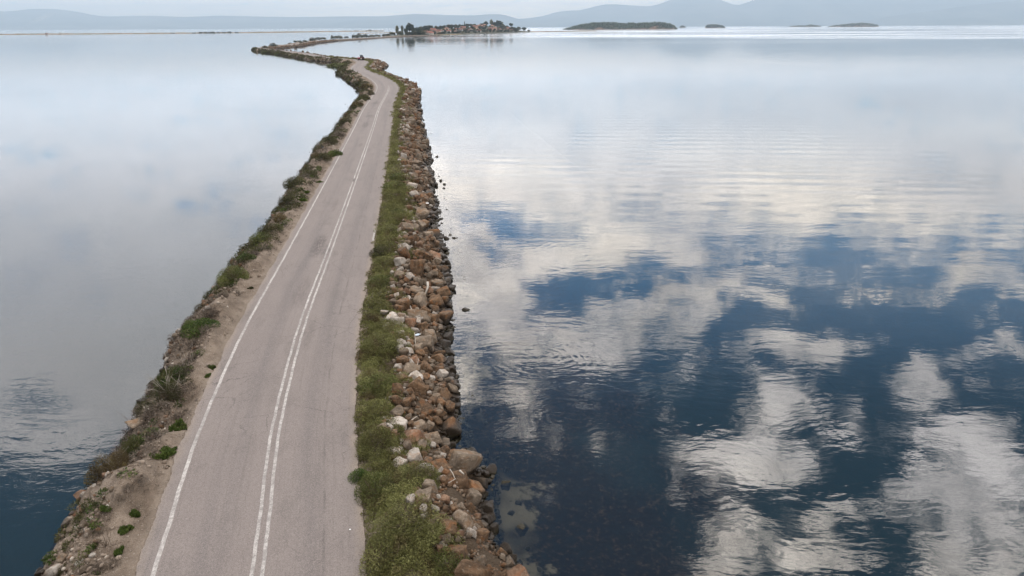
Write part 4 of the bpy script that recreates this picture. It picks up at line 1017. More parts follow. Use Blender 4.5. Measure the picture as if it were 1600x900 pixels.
for a in ((266, 704, 40, 18, 'green', 'green weed patch beside the white edge line on the left shoulder'),
          (245, 713, 22, 16, 'green', 'weed patch just below and left of the edge line patch'),
          (281, 662, 28, 26, 'green', 'green weeds on the shoulder above the edge line patch'),
          (258, 668, 30, 12, 'green', 'flat weeds left of the shoulder weeds'),
          (207, 796, 22, 22, 'green', 'round green weed on bare gravel in the lower left'),
          (170, 797, 20, 14, 'green', 'small weed at the waterline side of the round gravel weed'),
          (193, 822, 20, 18, 'green', 'green weed below the round gravel weed'),
          (183, 852, 20, 24, 'green', 'taller green weed nearest the lower left corner'),
          (148, 844, 12, 12, 'green', 'tiny weed left of the tall corner weed'),
          (162, 870, 60, 50, 'dry', 'dry brown brush sprawling in the lower left corner'),
          (150, 815, 44, 30, 'dry', 'thin dry brush above the corner brush'),
          (187, 790, 40, 24, 'dry', 'low dry brush beside the round gravel weed'),
          (330, 574, 18, 12, 'green', 'small weed on the dirt shoulder beside the bleached branches'),
          (326, 587, 16, 9, 'green', 'smaller weed just below that dirt shoulder weed'),
          (322, 607, 14, 9, 'dry', 'thin faded weed further down the dirt shoulder'),
          (290, 628, 12, 10, 'dry', 'dark tuft on the gravel below the bleached branches'),
          (392, 448, 10, 6, 'dark', 'tiny dark weed beside the dense dark green bush'),
          (470, 318, 16, 10, 'green', 'green weeds next to the edge line on the upper left shoulder'),
          (478, 305, 14, 8, 'green', 'green patch just above those upper shoulder weeds'),
          (500, 283, 12, 8, 'green', 'small weeds touching the upper edge line'),
          (262, 728, 7, 7, 'dark', 'single dark tuft in the wheel rut of the left shoulder'),
          (213, 765, 50, 22, 'dry', 'brown low brush on the gravel under the overhanging bush')):
    shrub_px(*a, GW, 1.25, name='weed_patch', cat='weeds', stems=False)
# bleached bare bushes
def bare(px, py, h, label, zg=.9, seed=1, mat=None):
    p = at(px, py, zg); k = (p - Vector((0, 0, CAMZ))).dot(fwd) / F; s, d = sd(p.x, p.y)
    o = link('bare_bush', twig_mesh(seed, 9, .9, 1.0, .013, mat or WOOD), None, (p.x, p.y, max(lz(s, d), .1)), (0, 0, rng.uniform(0, 6)), (h * k,) * 3)
    tag(o, label, 'dead bush', 'leafless bushes on the left bank')
bare(266, 618, 44, 'bleached leafless bush with forked white stem among green leaves', .9, 11)
bare(292, 575, 30, 'grey leafless bush above the bleached forked one', 1.0, 12)
bare(186, 730, 36, 'leafless grey twigs rising out of the brownish overhanging bush', .9, 13)
bare(212, 655, 30, 'fine leafless twigs reaching over the water above the brown ledge', .5, 14, BARK)
bare(470, 292, 16, 'thin leafless twigs beside the feathery brown bush', .9, 15, BARK)
bare(168, 862, 40, 'fine brown leafless bush in the lower left corner', .9, 16, BARK)

# shrubs along the distant legs of the causeway: too far for more than a foliage ball of leaves
far_bush = shrub_proto('dark', 2)
def farb(px, py_base, w, h, label, zg=1.2, kind='dark', group='bushes on the far leg of the causeway', name='bush'):
    p = at(px, py_base, zg); k = (p - Vector((0, 0, CAMZ))).dot(fwd) / F
    e = empty(name, (p.x, p.y, zg - .3), rng.uniform(0, 6)); tag(e, label, 'bush', group)
    link('foliage', shrub_proto(kind, 2)[int(rng.integers(2))], e, None, None, (w * k / 2, w * k / 2, h * k))
    return e
for a in ((414, 75.3, 11, 4.2, 'rounded dark bush at the far left tip of the causeway, lower of two'), (427, 72.6, 14, 5.5, 'rounded dark bush behind the far left tip, taller of two'),
          (453, 69, 9, 2.6, 'low bush left of the small tree on the far leg'), (468, 67, 12, 4, 'bush just right of the small tree on the far leg'), (476, 66, 10, 3.6, 'low brownish bush further right on the far leg'), (488, 63.2, 12, 4.6, 'dark bush with a pointed crown on the far leg'),
          (497, 61.5, 10, 3.6, 'low dark bush between two clumps on the far leg'), (505, 60.8, 9, 3.4, 'small dark bush before the round green one'), (519, 59.6, 5, 4.6, 'narrow dark bush touching the round green one'), (528, 59.4, 15, 4.6, 'broad round green bush on the far leg'),
          (541, 58.6, 8, 2.2, 'low bush right of the broad round green one'), (553, 58.2, 10, 4.0, 'dark bush at the start of the far thicket'), (561, 57.8, 12, 5.2, 'tallest dark bush of the far thicket'), (571, 57.5, 11, 4.2, 'dark bush in the middle of the far thicket'), (581, 57.2, 10, 3.6, 'low dark bush of the far thicket'), (590, 56.6, 10, 3.2, 'low dark bush at the right end of the far thicket'), (601, 56.2, 12, 3.4, 'dark bush by the water gap before the village'), (607, 56.0, 8, 3.0, 'last dark bush of the far leg before the village')):
    farb(*a)
r2 = np.random.default_rng(77)
lab = ['first', 'second', 'third', 'fourth', 'fifth', 'sixth', 'seventh', 'eighth', 'ninth', 'tenth', 'eleventh', 'twelfth', 'thirteenth', 'fourteenth', 'fifteenth', 'sixteenth']
for i in range(16):
    f = i / 15; px = 412 + f * 108; py = 81.0 + f * 14.6 + r2.uniform(-.4, .4)
    farb(px, py, r2.uniform(6, 10), r2.uniform(1.8, 3.2), lab[i] + ' bush from the left on the near side of the far crossing leg', .6, 'dark' if i % 3 else 'fresh', 'bushes lining the crossing leg of the causeway')
for i in range(14):
    f = i / 13; px = 448 + f * 128; py = 79.6 + f * 15.0 + r2.uniform(-.3, .3)
    farb(px, py, r2.uniform(5, 9), r2.uniform(.9, 1.7), lab[i] + ' low bush from the left behind the far crossing road', 1.0, 'bronze' if i % 3 else 'dark', 'low bushes behind the crossing road')
# ------------------------------------------------------------------ small things on the rocks
def stick(px, py, px2, py2, z1, z2, rad, label, mat=None, bend=.012, name='stick', cat='stick'):
    a = at(px, py, z1); b = at(px2, py2, z2); m_ = (a + b) / 2 + Vector((bend, bend * .6, abs(bend)))
    mb = MB(); mb.tube([Vector((0, 0, 0)), m_ - a, b - a], [rad, rad * .85, rad * .55], 7)
    o = mb.build(name, mat or WOOD, None, True); o.location = a
    return tag(o, label, cat, 'driftwood on the rocks')
BLEACH = plain('bleached_wood', (.36, .33, .29), .85, .25, 12)
stick(690, 762, 712, 748, 1.25, 1.45, .02, 'bleached stick lying across the big brown boulder', BLEACH)
stick(703, 733, 711, 748, 1.35, 1.45, .018, 'shorter bleached stick pointing uphill on the big brown boulder', BLEACH)
stick(718, 735, 725, 741, 1.45, 1.4, .04, 'stubby white driftwood piece on top of the big brown boulder', BLEACH, .0)
stick(618, 822, 628, 808, 1.35, 1.25, .03, 'pale stick at the scrub edge in front of the squat white stone', BLEACH)
stick(648, 520, 650, 560, 1.35, 1.05, .022, 'long thin cane lying down the slope beside the pale blue bottle', WOOD)
stick(650, 580, 654, 560, 1.2, 1.2, .022, 'short cane on the straw topped boulder', WOOD)
stick(668, 441, 663, 463, 1.45, .85, .085, 'bleached driftwood log standing out white below the dark brown boulder', BLEACH, .12, 'driftwood_log', 'log')
stick(645, 425, 648, 440, 1.2, 1.0, .025, 'thin stick leaning below the dark brown boulder', WOOD)
stick(635, 438, 637, 460, 1.25, 1.15, .025, 'thin stick right of the lone white stone', WOOD)
stick(641, 478, 645, 492, 1.1, 1.0, .03, 'forked looking stick above the long cane', BLEACH)
stick(640, 632, 643, 618, 1.1, 1.1, .03, 'white stick beside the scrap of white litter', BLEACH)
stick(636, 662, 652, 650, 1.15, 1.1, .03, 'brown stick above the broad chalky slab', WOOD)
stick(646, 345, 653, 355, 1.0, .9, .03, 'thin pale stick by the sandy pink ledge', BLEACH)
# pale blue plastic bottle
p = at(648, 526, 1.22); e = empty('plastic_bottle', p, .6); tag(e, 'pale blue plastic bottle lying among rocks at the scrub edge', 'bottle')
PLB = plain('pale_blue_plastic', (.55, .66, .78), .3, .08); PLC = plain('white_plastic', (.75, .75, .75), .4, .08)
mb = MB(); mb.tube([(0, 0, .06), (.02, 0, .06), (.22, 0, .06), (.27, 0, .06), (.30, 0, .06)], [.045, .06, .06, .03, .026], 12); mb.build('bottle_body', PLB, e, True)
mb = MB(); mb.tube([(.30, 0, .06), (.335, 0, .06)], [.03, .03], 10); mb.build('cap', PLC, e, True)
def litter(px, py, z, s, label):
    p = at(px, py, z); mb = MB(); r = np.random.default_rng(int(px))
    V = [(x * s * .5 + r.normal(0, .05 * s), y * s * .35 + r.normal(0, .05 * s), .02 + abs(r.normal(0, .10 * s))) for x in (-1, -.3, .4, 1) for y in (-1, 0, 1)]
    V2 = [(a, b, c - .012) for a, b, c in V]; Fc = [(i * 3 + j, i * 3 + j + 1, i * 3 + j + 4, i * 3 + j + 3) for i in range(3) for j in range(2)]
    rim = [0, 1, 2, 5, 8, 11, 10, 9, 6, 3]
    mb.add(V + V2, [tuple(f) for f in Fc] + [tuple(i + 12 for i in reversed(f)) for f in Fc] + [(rim[k], rim[(k + 1) % 10], rim[(k + 1) % 10] + 12, rim[k] + 12) for k in range(10)])
    o = mb.build('litter', PLC, None); o.location = p; return tag(o, label, 'litter', 'scraps of litter')
litter(641, 631, 1.12, .35, 'crumpled white scrap of litter above the broad chalky slab')
litter(547, 828, 1.36, .06, 'small white scrap on the asphalt edge beside the lower scrub')
litter(668, 318, .95, .3, 'pale scrap of litter on the rocks of the upper straight')

# ------------------------------------------------------------------ bird
BLACK = plain('black_plumage', (.012, .012, .014), .6, .3, 20)
pb = ray(504, 230); tt = 72 / pb.y; p = Vector((pb.x * tt, 72, CAMZ + pb.z * tt))
bm = bmesh.new(); V = []; ring = 8
secs = [(-.17, .004, .0), (-.12, .018, 0), (-.05, .034, 0), (.02, .038, .003), (.08, .026, .010), (.115, .022, .018), (.14, .016, .020), (.165, .004, .016)]
for (xx, rr, zz_) in secs: V.append([bm.verts.new((xx, rr * math.cos(k * math.pi / 4), zz_ + rr * .8 * math.sin(k * math.pi / 4))) for k in range(ring)])
for i in range(len(secs) - 1):
    for k in range(ring): bm.faces.new((V[i][k], V[i][(k + 1) % ring], V[i + 1][(k + 1) % ring], V[i + 1][k]))
bm.faces.new(V[0]); bm.faces.new(list(reversed(V[-1])))
def blade(pts, th=.006):
    a = [bm.verts.new((x, y, z + th)) for x, y, z in pts]; b = [bm.verts.new((x, y, z - th)) for x, y, z in pts]; n = len(pts)
    bm.faces.new(a); bm.faces.new(list(reversed(b)))
    for k in range(n): bm.faces.new((a[k], b[k], b[(k + 1) % n], a[(k + 1) % n]))
for sg in (-1, 1):
    blade([(.06, sg * .02, .02), (.075, sg * .12, .075), (.03, sg * .24, .13), (-.05, sg * .30, .13), (-.055, sg * .17, .08), (-.06, sg * .03, .02)])
blade([(-.15, -.012, 0), (-.15, .012, 0), (-.25, .04, 0), (-.25, -.04, 0)])
me = bpy.data.meshes.new('bird'); bm.normal_update(); bm.to_mesh(me); bm.free(); me.materials.append(BLACK)
o = link('bird', me, None, p, (R(25), R(-12), R(35))); tag(o, 'small black bird flying with raised wings over the water beside the left bank', 'bird')

# ------------------------------------------------------------------ tractor
RED = plain('tractor_red_paint', (.36, .035, .07), .35, .15, 4); DARKM = plain('dark_metal', (.025, .025, .028), .5, .3); RUB = plain('tyre_rubber', (.018, .018, .018), .85, .3)
GLS = plain('cab_glass', (.05, .09, .10), .08, .1); CREAM = plain('wheel_cream', (.5, .45, .38), .5, .15); LAMP = plain('lamp_glass', (.7, .7, .65), .2, .05)
s0 = 392.0
s0, d0 = sd(-74.0, 352.5); d0 = .9
x, y = place(s0, d0); tr = empty('tractor', (float(x), float(y), ROADZ + .04), heading(s0) + .8)
tag(tr, 'red tractor with a dark glazed cab driving away along the far bend of the road', 'tractor')
mb = MB(); mb.box((1.15, 0, .98), (1.75, .72, .55)); mb.box((1.98, 0, .95), (.10, .66, .48)); mb.box((1.1, 0, 1.28), (1.65, .6, .07)); hood = mb.build('hood', RED, tr)
b = hood.modifiers.new('bevel', 'BEVEL'); b.width = .05; b.segments = 2
mb = MB(); mb.box((2.04, 0, .93), (.03, .5, .38)); mb.build('grille', DARKM, hood)
for sy in (-1, 1):
    mb = MB(); mb.tube([(2.05, sy * .24, 1.12), (2.09, sy * .24, 1.12)], [.08, .07], 10); mb.build('headlight', LAMP, tr, True)
mb = MB(); mb.box((.6, 0, .62), (3.0, .42, .36)); mb.box((-.5, 0, .75), (.9, .6, .5)); mb.build('chassis', DARKM, tr)
cabp = MB()
for sx, sy in ((-1, -1), (-1, 1), (1, -1), (1, 1)): cabp.tube([(-.35 + sx * .55, sy * .62, 1.0), (-.35 + sx * .48, sy * .56, 2.35)], .045, 6)
cab = cabp.build('cab', DARKM, tr)
mb = MB(); mb.box((-.35, 0, 2.42), (1.3, 1.35, .14)); rf = mb.build('cab_roof', DARKM, cab); b = rf.modifiers.new('bevel', 'BEVEL'); b.width = .05; b.segments = 2
mb = MB(); mb.box((.17, 0, 1.68), (.03, 1.1, 1.2)); mb.box((-.88, 0, 1.68), (.03, 1.1, 1.2)); mb.box((-.35, .585, 1.68), (.95, .03, 1.2)); mb.box((-.35, -.585, 1.68), (.95, .03, 1.2)); mb.build('cab_window', GLS, cab)
mb = MB(); mb.tube([(1.3, .25, 1.25), (1.3, .25, 2.05), (1.36, .25, 2.15)], [.035, .035, .035], 8); mb.build('exhaust_pipe', DARKM, tr, True)
def wheel(x, y, rad, w):
    mb = MB(); n = 24; V = []
    prf = [(-w / 2, rad * .62), (-w / 2, rad * .93), (-w * .36, rad), (w * .36, rad), (w / 2, rad * .93), (w / 2, rad * .62)]
    for k in range(n):
        a = k * 2 * math.pi / n
        for yy_, rr in prf:
            q = rr * (1.0 if rr < rad * .99 or k % 2 else .955); V.append((q * math.cos(a), yy_, q * math.sin(a)))
    Fc = [(k * 6 + j, k * 6 + (j + 1) % 6, ((k + 1) % n) * 6 + (j + 1) % 6, ((k + 1) % n) * 6 + j) for k in range(n) for j in range(6)]
    e = MB().add(V, Fc).build('wheel', RUB, tr, True); e.location = (x, y, rad)
    mb = MB(); mb.tube([(0, -w * .30, 0), (0, w * .30, 0)], [rad * .64, rad * .64], 20); mb.tube([(0, -w * .4, 0), (0, w * .4, 0)], [rad * .2, rad * .2], 10); mb.build('rim', CREAM, e)
for sy in (-1, 1):
    wheel(-.55, sy * .82, .82, .44); wheel(1.5, sy * .72, .50, .28)
    mb = MB()
    for k in range(7):
        a = R(20 + k * 24); mb.box((-.55 + .93 * math.cos(a), sy * .82, .82 + .93 * math.sin(a)), (.05, .5, .42), 0.0) if False else mb.tube([(-.55 + .93 * math.cos(a - .22), sy * .82, .82 + .93 * math.sin(a - .22)), (-.55 + .93 * math.cos(a + .22), sy * .82, .82 + .93 * math.sin(a + .22))], .06, 4)
    mb.build('mudguard', RED, tr)

# ------------------------------------------------------------------ trees
L_TREE = [mat_leaf('evergreen_leaves', ((.014, .022, .012), (.036, .050, .026), (.070, .088, .045)), .1), mat_leaf('poplar_leaves', ((.055, .058, .026), (.12, .120, .055), (.20, .19, .095)), .1), mat_leaf('olive_tree_leaves', ((.030, .036, .018), (.070, .075, .040), (.115, .118, .066)), .1)]
def crown_mesh(seed, mat, shape='round', n=1500):
    r = np.random.default_rng(seed); VV = []; TT = []
    nl = {'round': 15, 'tall': 14, 'conic': 13, 'broad': 18}[shape]
    for i in range(nl):
        h = r.random()
        if shape == 'tall': c = np.array([r.normal(0, .22), r.normal(0, .22), -.85 + 1.7 * h]); R_ = r.uniform(.26, .42) * (1.1 - .5 * abs(h - .4))
        elif shape == 'conic': c = np.array([r.normal(0, .28 * (1 - h)), r.normal(0, .28 * (1 - h)), -.85 + 1.7 * h]); R_ = .14 + .34 * (1 - h)
        else:
            v = r.normal(0, 1, 3); v /= np.linalg.norm(v); c = v * r.uniform(.35, .72) * ((1, 1, .8) if shape == 'round' else (1, 1, .55)); R_ = r.uniform(.24, .42)
        m_ = n // nl; D = r.normal(0, 1, (m_, 3)); D /= np.linalg.norm(D, axis=1)[:, None]
        P = c + D * R_ * (1 - .45 * r.random((m_, 1)) ** 2) * (1, 1, .85)
        VV.append(leaves(P, D, .20, .16, r, .5)); TT.append(np.clip(.25 + .45 * r.random() + r.normal(0, .16, m_), 0, 1))
    return mesh_leaves('crown', VV, TT, mat)
def trunk_mesh(seed, limbs=5):
    r = np.random.default_rng(seed); mb = MB()
    mb.tube([(0, 0, -.1), (.02, .01, .3), (.0, .03, .7), (.03, 0, 1.0)], [.055, .042, .032, .02], 7)
    for k in range(limbs):
        a = k * 2.4 + r.uniform(0, .8); z = .35 + .1 * k; l = r.uniform(.22, .38)
        mb.tube([(.01, .01, z), (math.cos(a) * l * .6, math.sin(a) * l * .6, z + .18), (math.cos(a) * l, math.sin(a) * l, z + .36)], [.022, .015, .007], 5)
    return mb.mesh('trunk', BARK, True)
CROWNS = {(k, i): [crown_mesh(900 + 31 * i + j + len(k), L_TREE[i], k, 2600 if k == 'broad' else 1500) for j in range(2)] for k, i in (('round', 0), ('round', 2), ('tall', 1), ('conic', 0), ('broad', 0), ('round', 1))}
TRUNKS = [trunk_mesh(j) for j in range(3)]
rt = np.random.default_rng(404)
def tree(px, base, w, h, kind, i, label, z0, group='trees of the village', name='tree', cat='tree', trunk=.3, Yp=None):
    """w, h in photograph pixels; base = row of the foot; z0 = ground height there"""
    p = at(px, base, z0) if Yp is None else atdist(px, base, Yp); k = (p - Vector((0, 0, CAMZ))).dot(fwd) / F; W, H = w * k, h * k
    e = empty(name, p, rt.uniform(0, 6.28)); tag(e, label, cat, group)
    cw = H * (1 - trunk)
    link('trunk', TRUNKS[int(rt.integers(3))], e, None, None, (H * .8,) * 3)
    link('crown', CROWNS[(kind, i)][int(rt.integers(2))], e, (0, 0, H * trunk + cw / 2 - cw * .04), None, (W / 2, W / 2, cw / 2))
    return e
# small tree with an umbrella top on the far leg
tree(461, 69.0, 6, 6, 'broad', 0, 'small lone tree with an umbrella crown on the far leg of the causeway', 1.2, 'trees beside the far leg of the causeway', trunk=.45)

# ------------------------------------------------------------------ village island
SHORE = [(606, 57.9), (625, 57.1), (650, 56.0), (675, 55.1), (700, 54.3), (730, 53.2), (760, 52.2), (790, 51.3), (812, 50.6), (828, 50.1)]
nx = 60
qx = np.linspace(604, 828, nx); qy = np.interp(qx, [a for a, b in SHORE], [b for a, b in SHORE])
DEP = np.interp(qx, [604, 640, 700, 780, 812, 828], [60, 190, 420, 420, 200, 40])
HGT = np.interp(qx, [604, 625, 650, 690, 720, 760, 790, 810, 828], [1.5, 2.5, 4, 9, 15, 19, 13, 5, 1.5])
rows = [0, .02, .06, .14, .28, .45, .62, .8, 1.0]; hp = [-.06, .05, .10, .22, .55, .85, 1.0, .8, -.1]
V = np.zeros((nx, len(rows), 3))
for i in range(nx):
    p = at(qx[i], qy[i], 0); dr = Vector((p.x, p.y, 0)).normalized()
    for j, f in enumerate(rows):
        q = p + dr * (DEP[i] * f); V[i, j] = (q.x, q.y, HGT[i] * hp[j] + .4 * rt.random() * (0 < j < len(rows) - 1) - (j in (0, len(rows) - 1)) * .6)
M_isl = mat_hill('island_soil', (.075, .068, .042), (.045, .05, .028), .05)
tag(link('island', mesh('island', V.reshape(-1, 3), grid_faces(nx, len(rows)), M_isl, True)), kind='structure')
spit('beach', [g(600, 58.3), g(625, 57.4), g(650, 56.3), g(675, 55.3), g(700, 54.5), g(720, 53.8)], 5, 1.2)
def isl(px, f):
    """point on the village island at photo column px, f of the way back"""
    y0 = float(np.interp(px, qx, qy)); p = at(px, y0, 0); dr = Vector((p.x, p.y, 0)).normalized()
    q = p + dr * float(np.interp(px, qx, DEP)) * f; q.z = float(np.interp(px, qx, HGT)) * float(np.interp(f, rows, hp)); return q
TILE = plain('red_roof_tiles', (.20, .08, .055), .8, .3, .4); TILE2 = plain('faded_roof_tiles', (.28, .15, .11), .8, .3, .4); TILE3 = plain('dark_roof_tiles', (.15, .07, .055), .8, .3, .4)
WALLS = [plain('white_render', (.52, .50, .47), .85, .08, .3), plain('cream_render', (.42, .35, .27), .85, .1, .3), plain('peach_render', (.38, .26, .20), .85, .1, .3), plain('grey_render', (.25, .245, .24), .85, .15, .3)]
PANE = plain('window_glass', (.04, .05, .06), .2, .2); DOORM = plain('door_wood', (.16, .09, .055), .6, .2)
def house_parts(w, l, h, rh, hip, wall, roof, storeys):
    mb = MB()
    if hip: mb.box((0, 0, h / 2 - 1), (l, w, h + 2))
    else: mb.add([(x, y, z) for x in (-l / 2, l / 2) for y, z in ((-w / 2, -2), (w / 2, -2), (w / 2, h), (0, h + rh * .96), (-w / 2, h))], [(0, 4, 3, 2, 1), (5, 6, 7, 8, 9), (0, 1, 6, 5), (1, 2, 7, 6), (4, 0, 5, 9), (2, 3, 8, 7), (3, 4, 9, 8)])
    out = [('wall', mb.mesh('wall', wall), [])]
    e = .5; mb = MB(); k = l / 2 - w / 2 * .9 if hip else l / 2 + e
    lo = [(-l / 2 - e, -w / 2 - e, h - .05), (l / 2 + e, -w / 2 - e, h - .05), (l / 2 + e, w / 2 + e, h - .05), (-l / 2 - e, w / 2 + e, h - .05)]
    hi = [(-k, 0, h + rh + .05), (k, 0, h + rh + .05)]
    lo2 = [(a, b, c + .25) for a, b, c in lo]; hi2 = [(a, b, c + .25) for a, b, c in hi]
    mb.add(lo2 + hi2 + lo, [(0, 1, 5, 4), (2, 3, 4, 5), (1, 2, 5), (3, 0, 4), (6, 7, 1, 0), (7, 8, 2, 1), (8, 9, 3, 2), (9, 6, 0, 3), (9, 8, 7, 6)])
    ch = MB(); ch.box((l * .2, w * .15, h + rh * .8), (.7, .7, 1.8))
    out.append(('roof', mb.mesh('roof', roof), [('chimney', ch.mesh('chimney', wall))]))
    for s_ in range(storeys):
        for sx in (-.3, .3):
            for sy in (-1, 1):
                if s_ == 0 and sy == -1 and sx > 0: continue
                m1 = MB(); m1.box((sx * l, sy * (w / 2 + .02), 1.5 + s_ * 2.9), (1.2, .12, 1.35)); out.append(('window', m1.mesh('window', PANE), []))
    m1 = MB(); m1.box((.12 * l, -(w / 2 + .02), 1.05), (1.1, .12, 2.1)); out.append(('door', m1.mesh('door', DOORM), []))
    return out
HP = [house_parts(8.5, 11, 3.4, 2.3, False, WALLS[0], TILE, 1), house_parts(9, 12, 6.2, 2.2, True, WALLS[1], TILE2, 2), house_parts(9, 13, 6.0, 2.4, False, WALLS[2], TILE, 2), house_parts(8, 10, 3.2, 2.0, True, WALLS[0], TILE3, 1), house_parts(11, 15, 6.5, 2.0, True, WALLS[2], TILE2, 2), house_parts(9, 11, 6.0, 2.0, True, WALLS[3], TILE, 2)]
def house(loc, i, rz, label, sc_=1.0, group='houses of the village', name='house'):
    e = empty(name, loc, rz); tag(e, label, 'house', group); e.scale = (sc_,) * 3
    for nm, me, sub in HP[i]:
        o = link(nm, me, e)
        for n2, m2 in sub: link(n2, m2, o)
    return e
HS = [(665, .30, 0, 'red roofed white house at the left end of the village'), (668, .14, 3, 'low white house below the leftmost red roof'), (672, .22, 0, 'small red roofed house in front of the two storey peach house'), (677, .40, 2, 'two storey peach house standing above the left group of roofs'), (680, .24, 5, 'red roofed grey house right below the peach house'), (684, .18, 2, 'pinkish house at the right of the left group of roofs'),
      (690, .30, 3, 'lone white house with a dark red roof between two tree groups'), (698, .34, 1, 'cream two storey house by the dense trees in mid village'), (701, .20, 0, 'white house under the cream two storey one'), (711, .16, 3, 'low dark roofed house behind the mid shore trees'), (714, .30, 0, 'white red roofed house above the low dark roofed one'), (720, .20, 5, 'grey house in the middle row of roofs'), (724, .32, 2, 'peach house above the middle row of roofs'), (729, .20, 0, 'long looking red roof at the right of the middle row'), (735, .26, 3, 'small house squeezed in right of the middle row'),
      (742, .36, 2, 'red roofed house left of the biggest pale house'), (744, .24, 1, 'cream house below the red roofed one near the biggest house'), (749, .42, 4, 'biggest peach house with a broad roof on the village top'), (754, .34, 5, 'grey two storey house in front of the biggest peach house'), (748, .14, 0, 'red roofed house near the shore under the biggest house'), (757, .44, 1, 'bright walled house at the right shoulder of the biggest one'), (767, .20, 2, 'pinkish house among trees right of the village top'), (769, .42, 1, 'white gabled house beside the pointed tree'), (773, .26, 4, 'long red roofed house below the white gabled one'), (781, .16, 5, 'grey roofed house near the right shore of the village'), (788, .22, 3, 'pale house with a dull roof right of the wide tree'), (794, .34, 2, 'peach house left of the tall lone tree'), (799, .20, 0, 'red roofed house below the tall lone tree')]
for i, (px, f, k, L) in enumerate(HS):
    p = isl(px, f); house((p.x, p.y, p.z), k, rt.uniform(-.5, .5), L, 1.0)
# white boat shed with open front on the beach
p = isl(667, .03); e = empty('boat_shed', (p.x, p.y, 1.0), .05); tag(e, 'long white flat roofed shed with dark open front on the village beach', 'shed')
mb = MB(); mb.box((0, 0, 2.9), (11, 5, .5)); mb.build('roof', WALLS[0], e)
for x in (-5, -1.7, 1.7, 5):
    mb = MB(); mb.box((x, -2.2, 1.3), (.35, .35, 2.7)); mb.build('post', WALLS[0], e)
mb = MB(); mb.box((0, 2.2, 1.3), (10.6, .3, 2.7)); mb.build('back_wall', WALLS[3], e)
p = isl(674.5, .03); house((p.x, p.y, 1.0), 0, .08, 'low white house with a red roof standing alone on the village beach', .9)
TR = [(640.5, 54.0, 14, 20, 'broad', 0, 'tallest dark broad crowned tree at the left end of the village', 2.5, .16), (634, 54.2, 8, 11, 'round', 0, 'dark lower tree under the left side of the tallest one', 2.5), (646, 54, 8, 10, 'round', 0, 'dark lower tree under the right side of the tallest one', 3),
      (621, 54.6, 7, 15, 'tall', 1, 'yellowish green poplar, left one of a pair', 2), (629, 54.4, 5.5, 15, 'tall', 1, 'narrow yellowish poplar, right one of a pair', 2), (625, 54.8, 7, 7, 'round', 2, 'low grey green tree between the feet of the two poplars', 2), (611, 55.3, 8, 6.5, 'round', 1, 'low yellow green tree at the far left of the village', 1.5), (616, 55.4, 6, 5, 'round', 2, 'small dull tree left of the poplar pair', 1.5), (606, 55.6, 6, 3.4, 'round', 2, 'lowest bush like tree at the left tip of the village', 1.3)]
TR += [(637, 55.2, 10, 6, 'round', 2, 'low thicket at the foot of the tallest dark tree', 2.2), (627, 55.4, 9, 5, 'round', 0, 'low dark thicket right of the poplar pair', 2.0), (643, 55.0, 9, 6.5, 'round', 0, 'dark thicket right under the tallest tree crown', 2.4), (649, 54.8, 9, 7, 'round', 2, 'grey green tree just right of the tallest dark tree', 3.0), (655, 54.6, 9, 7.5, 'round', 0, 'dark tree filling the gap before the first red roofs', 3.5), (660, 54.4, 8, 7, 'round', 2, 'grey green tree left of the first red roofs', 4.0)]
for a in TR: tree(*a[:7], a[7], trunk=a[8] if len(a) > 8 else .03)
kinds = [('round', 0), ('round', 2), ('round', 2), ('round', 0), ('conic', 0), ('round', 1)]
sky_px = [(650, 41.5), (660, 41), (668, 39.5), (680, 40), (690, 39.5), (700, 38), (707, 37), (715, 38), (722, 37.5), (730, 37), (736, 37), (745, 38), (757, 38), (765, 38), (775, 37), (790, 38), (800, 42), (812, 43)]
names_k = {('round', 0): 'dark round tree', ('round', 2): 'grey green tree', ('conic', 0): 'pointed dark tree', ('round', 1): 'yellow green tree'}
def skyline(px): return float(np.interp(px, [a for a, b in sky_px], [b for a, b in sky_px]))
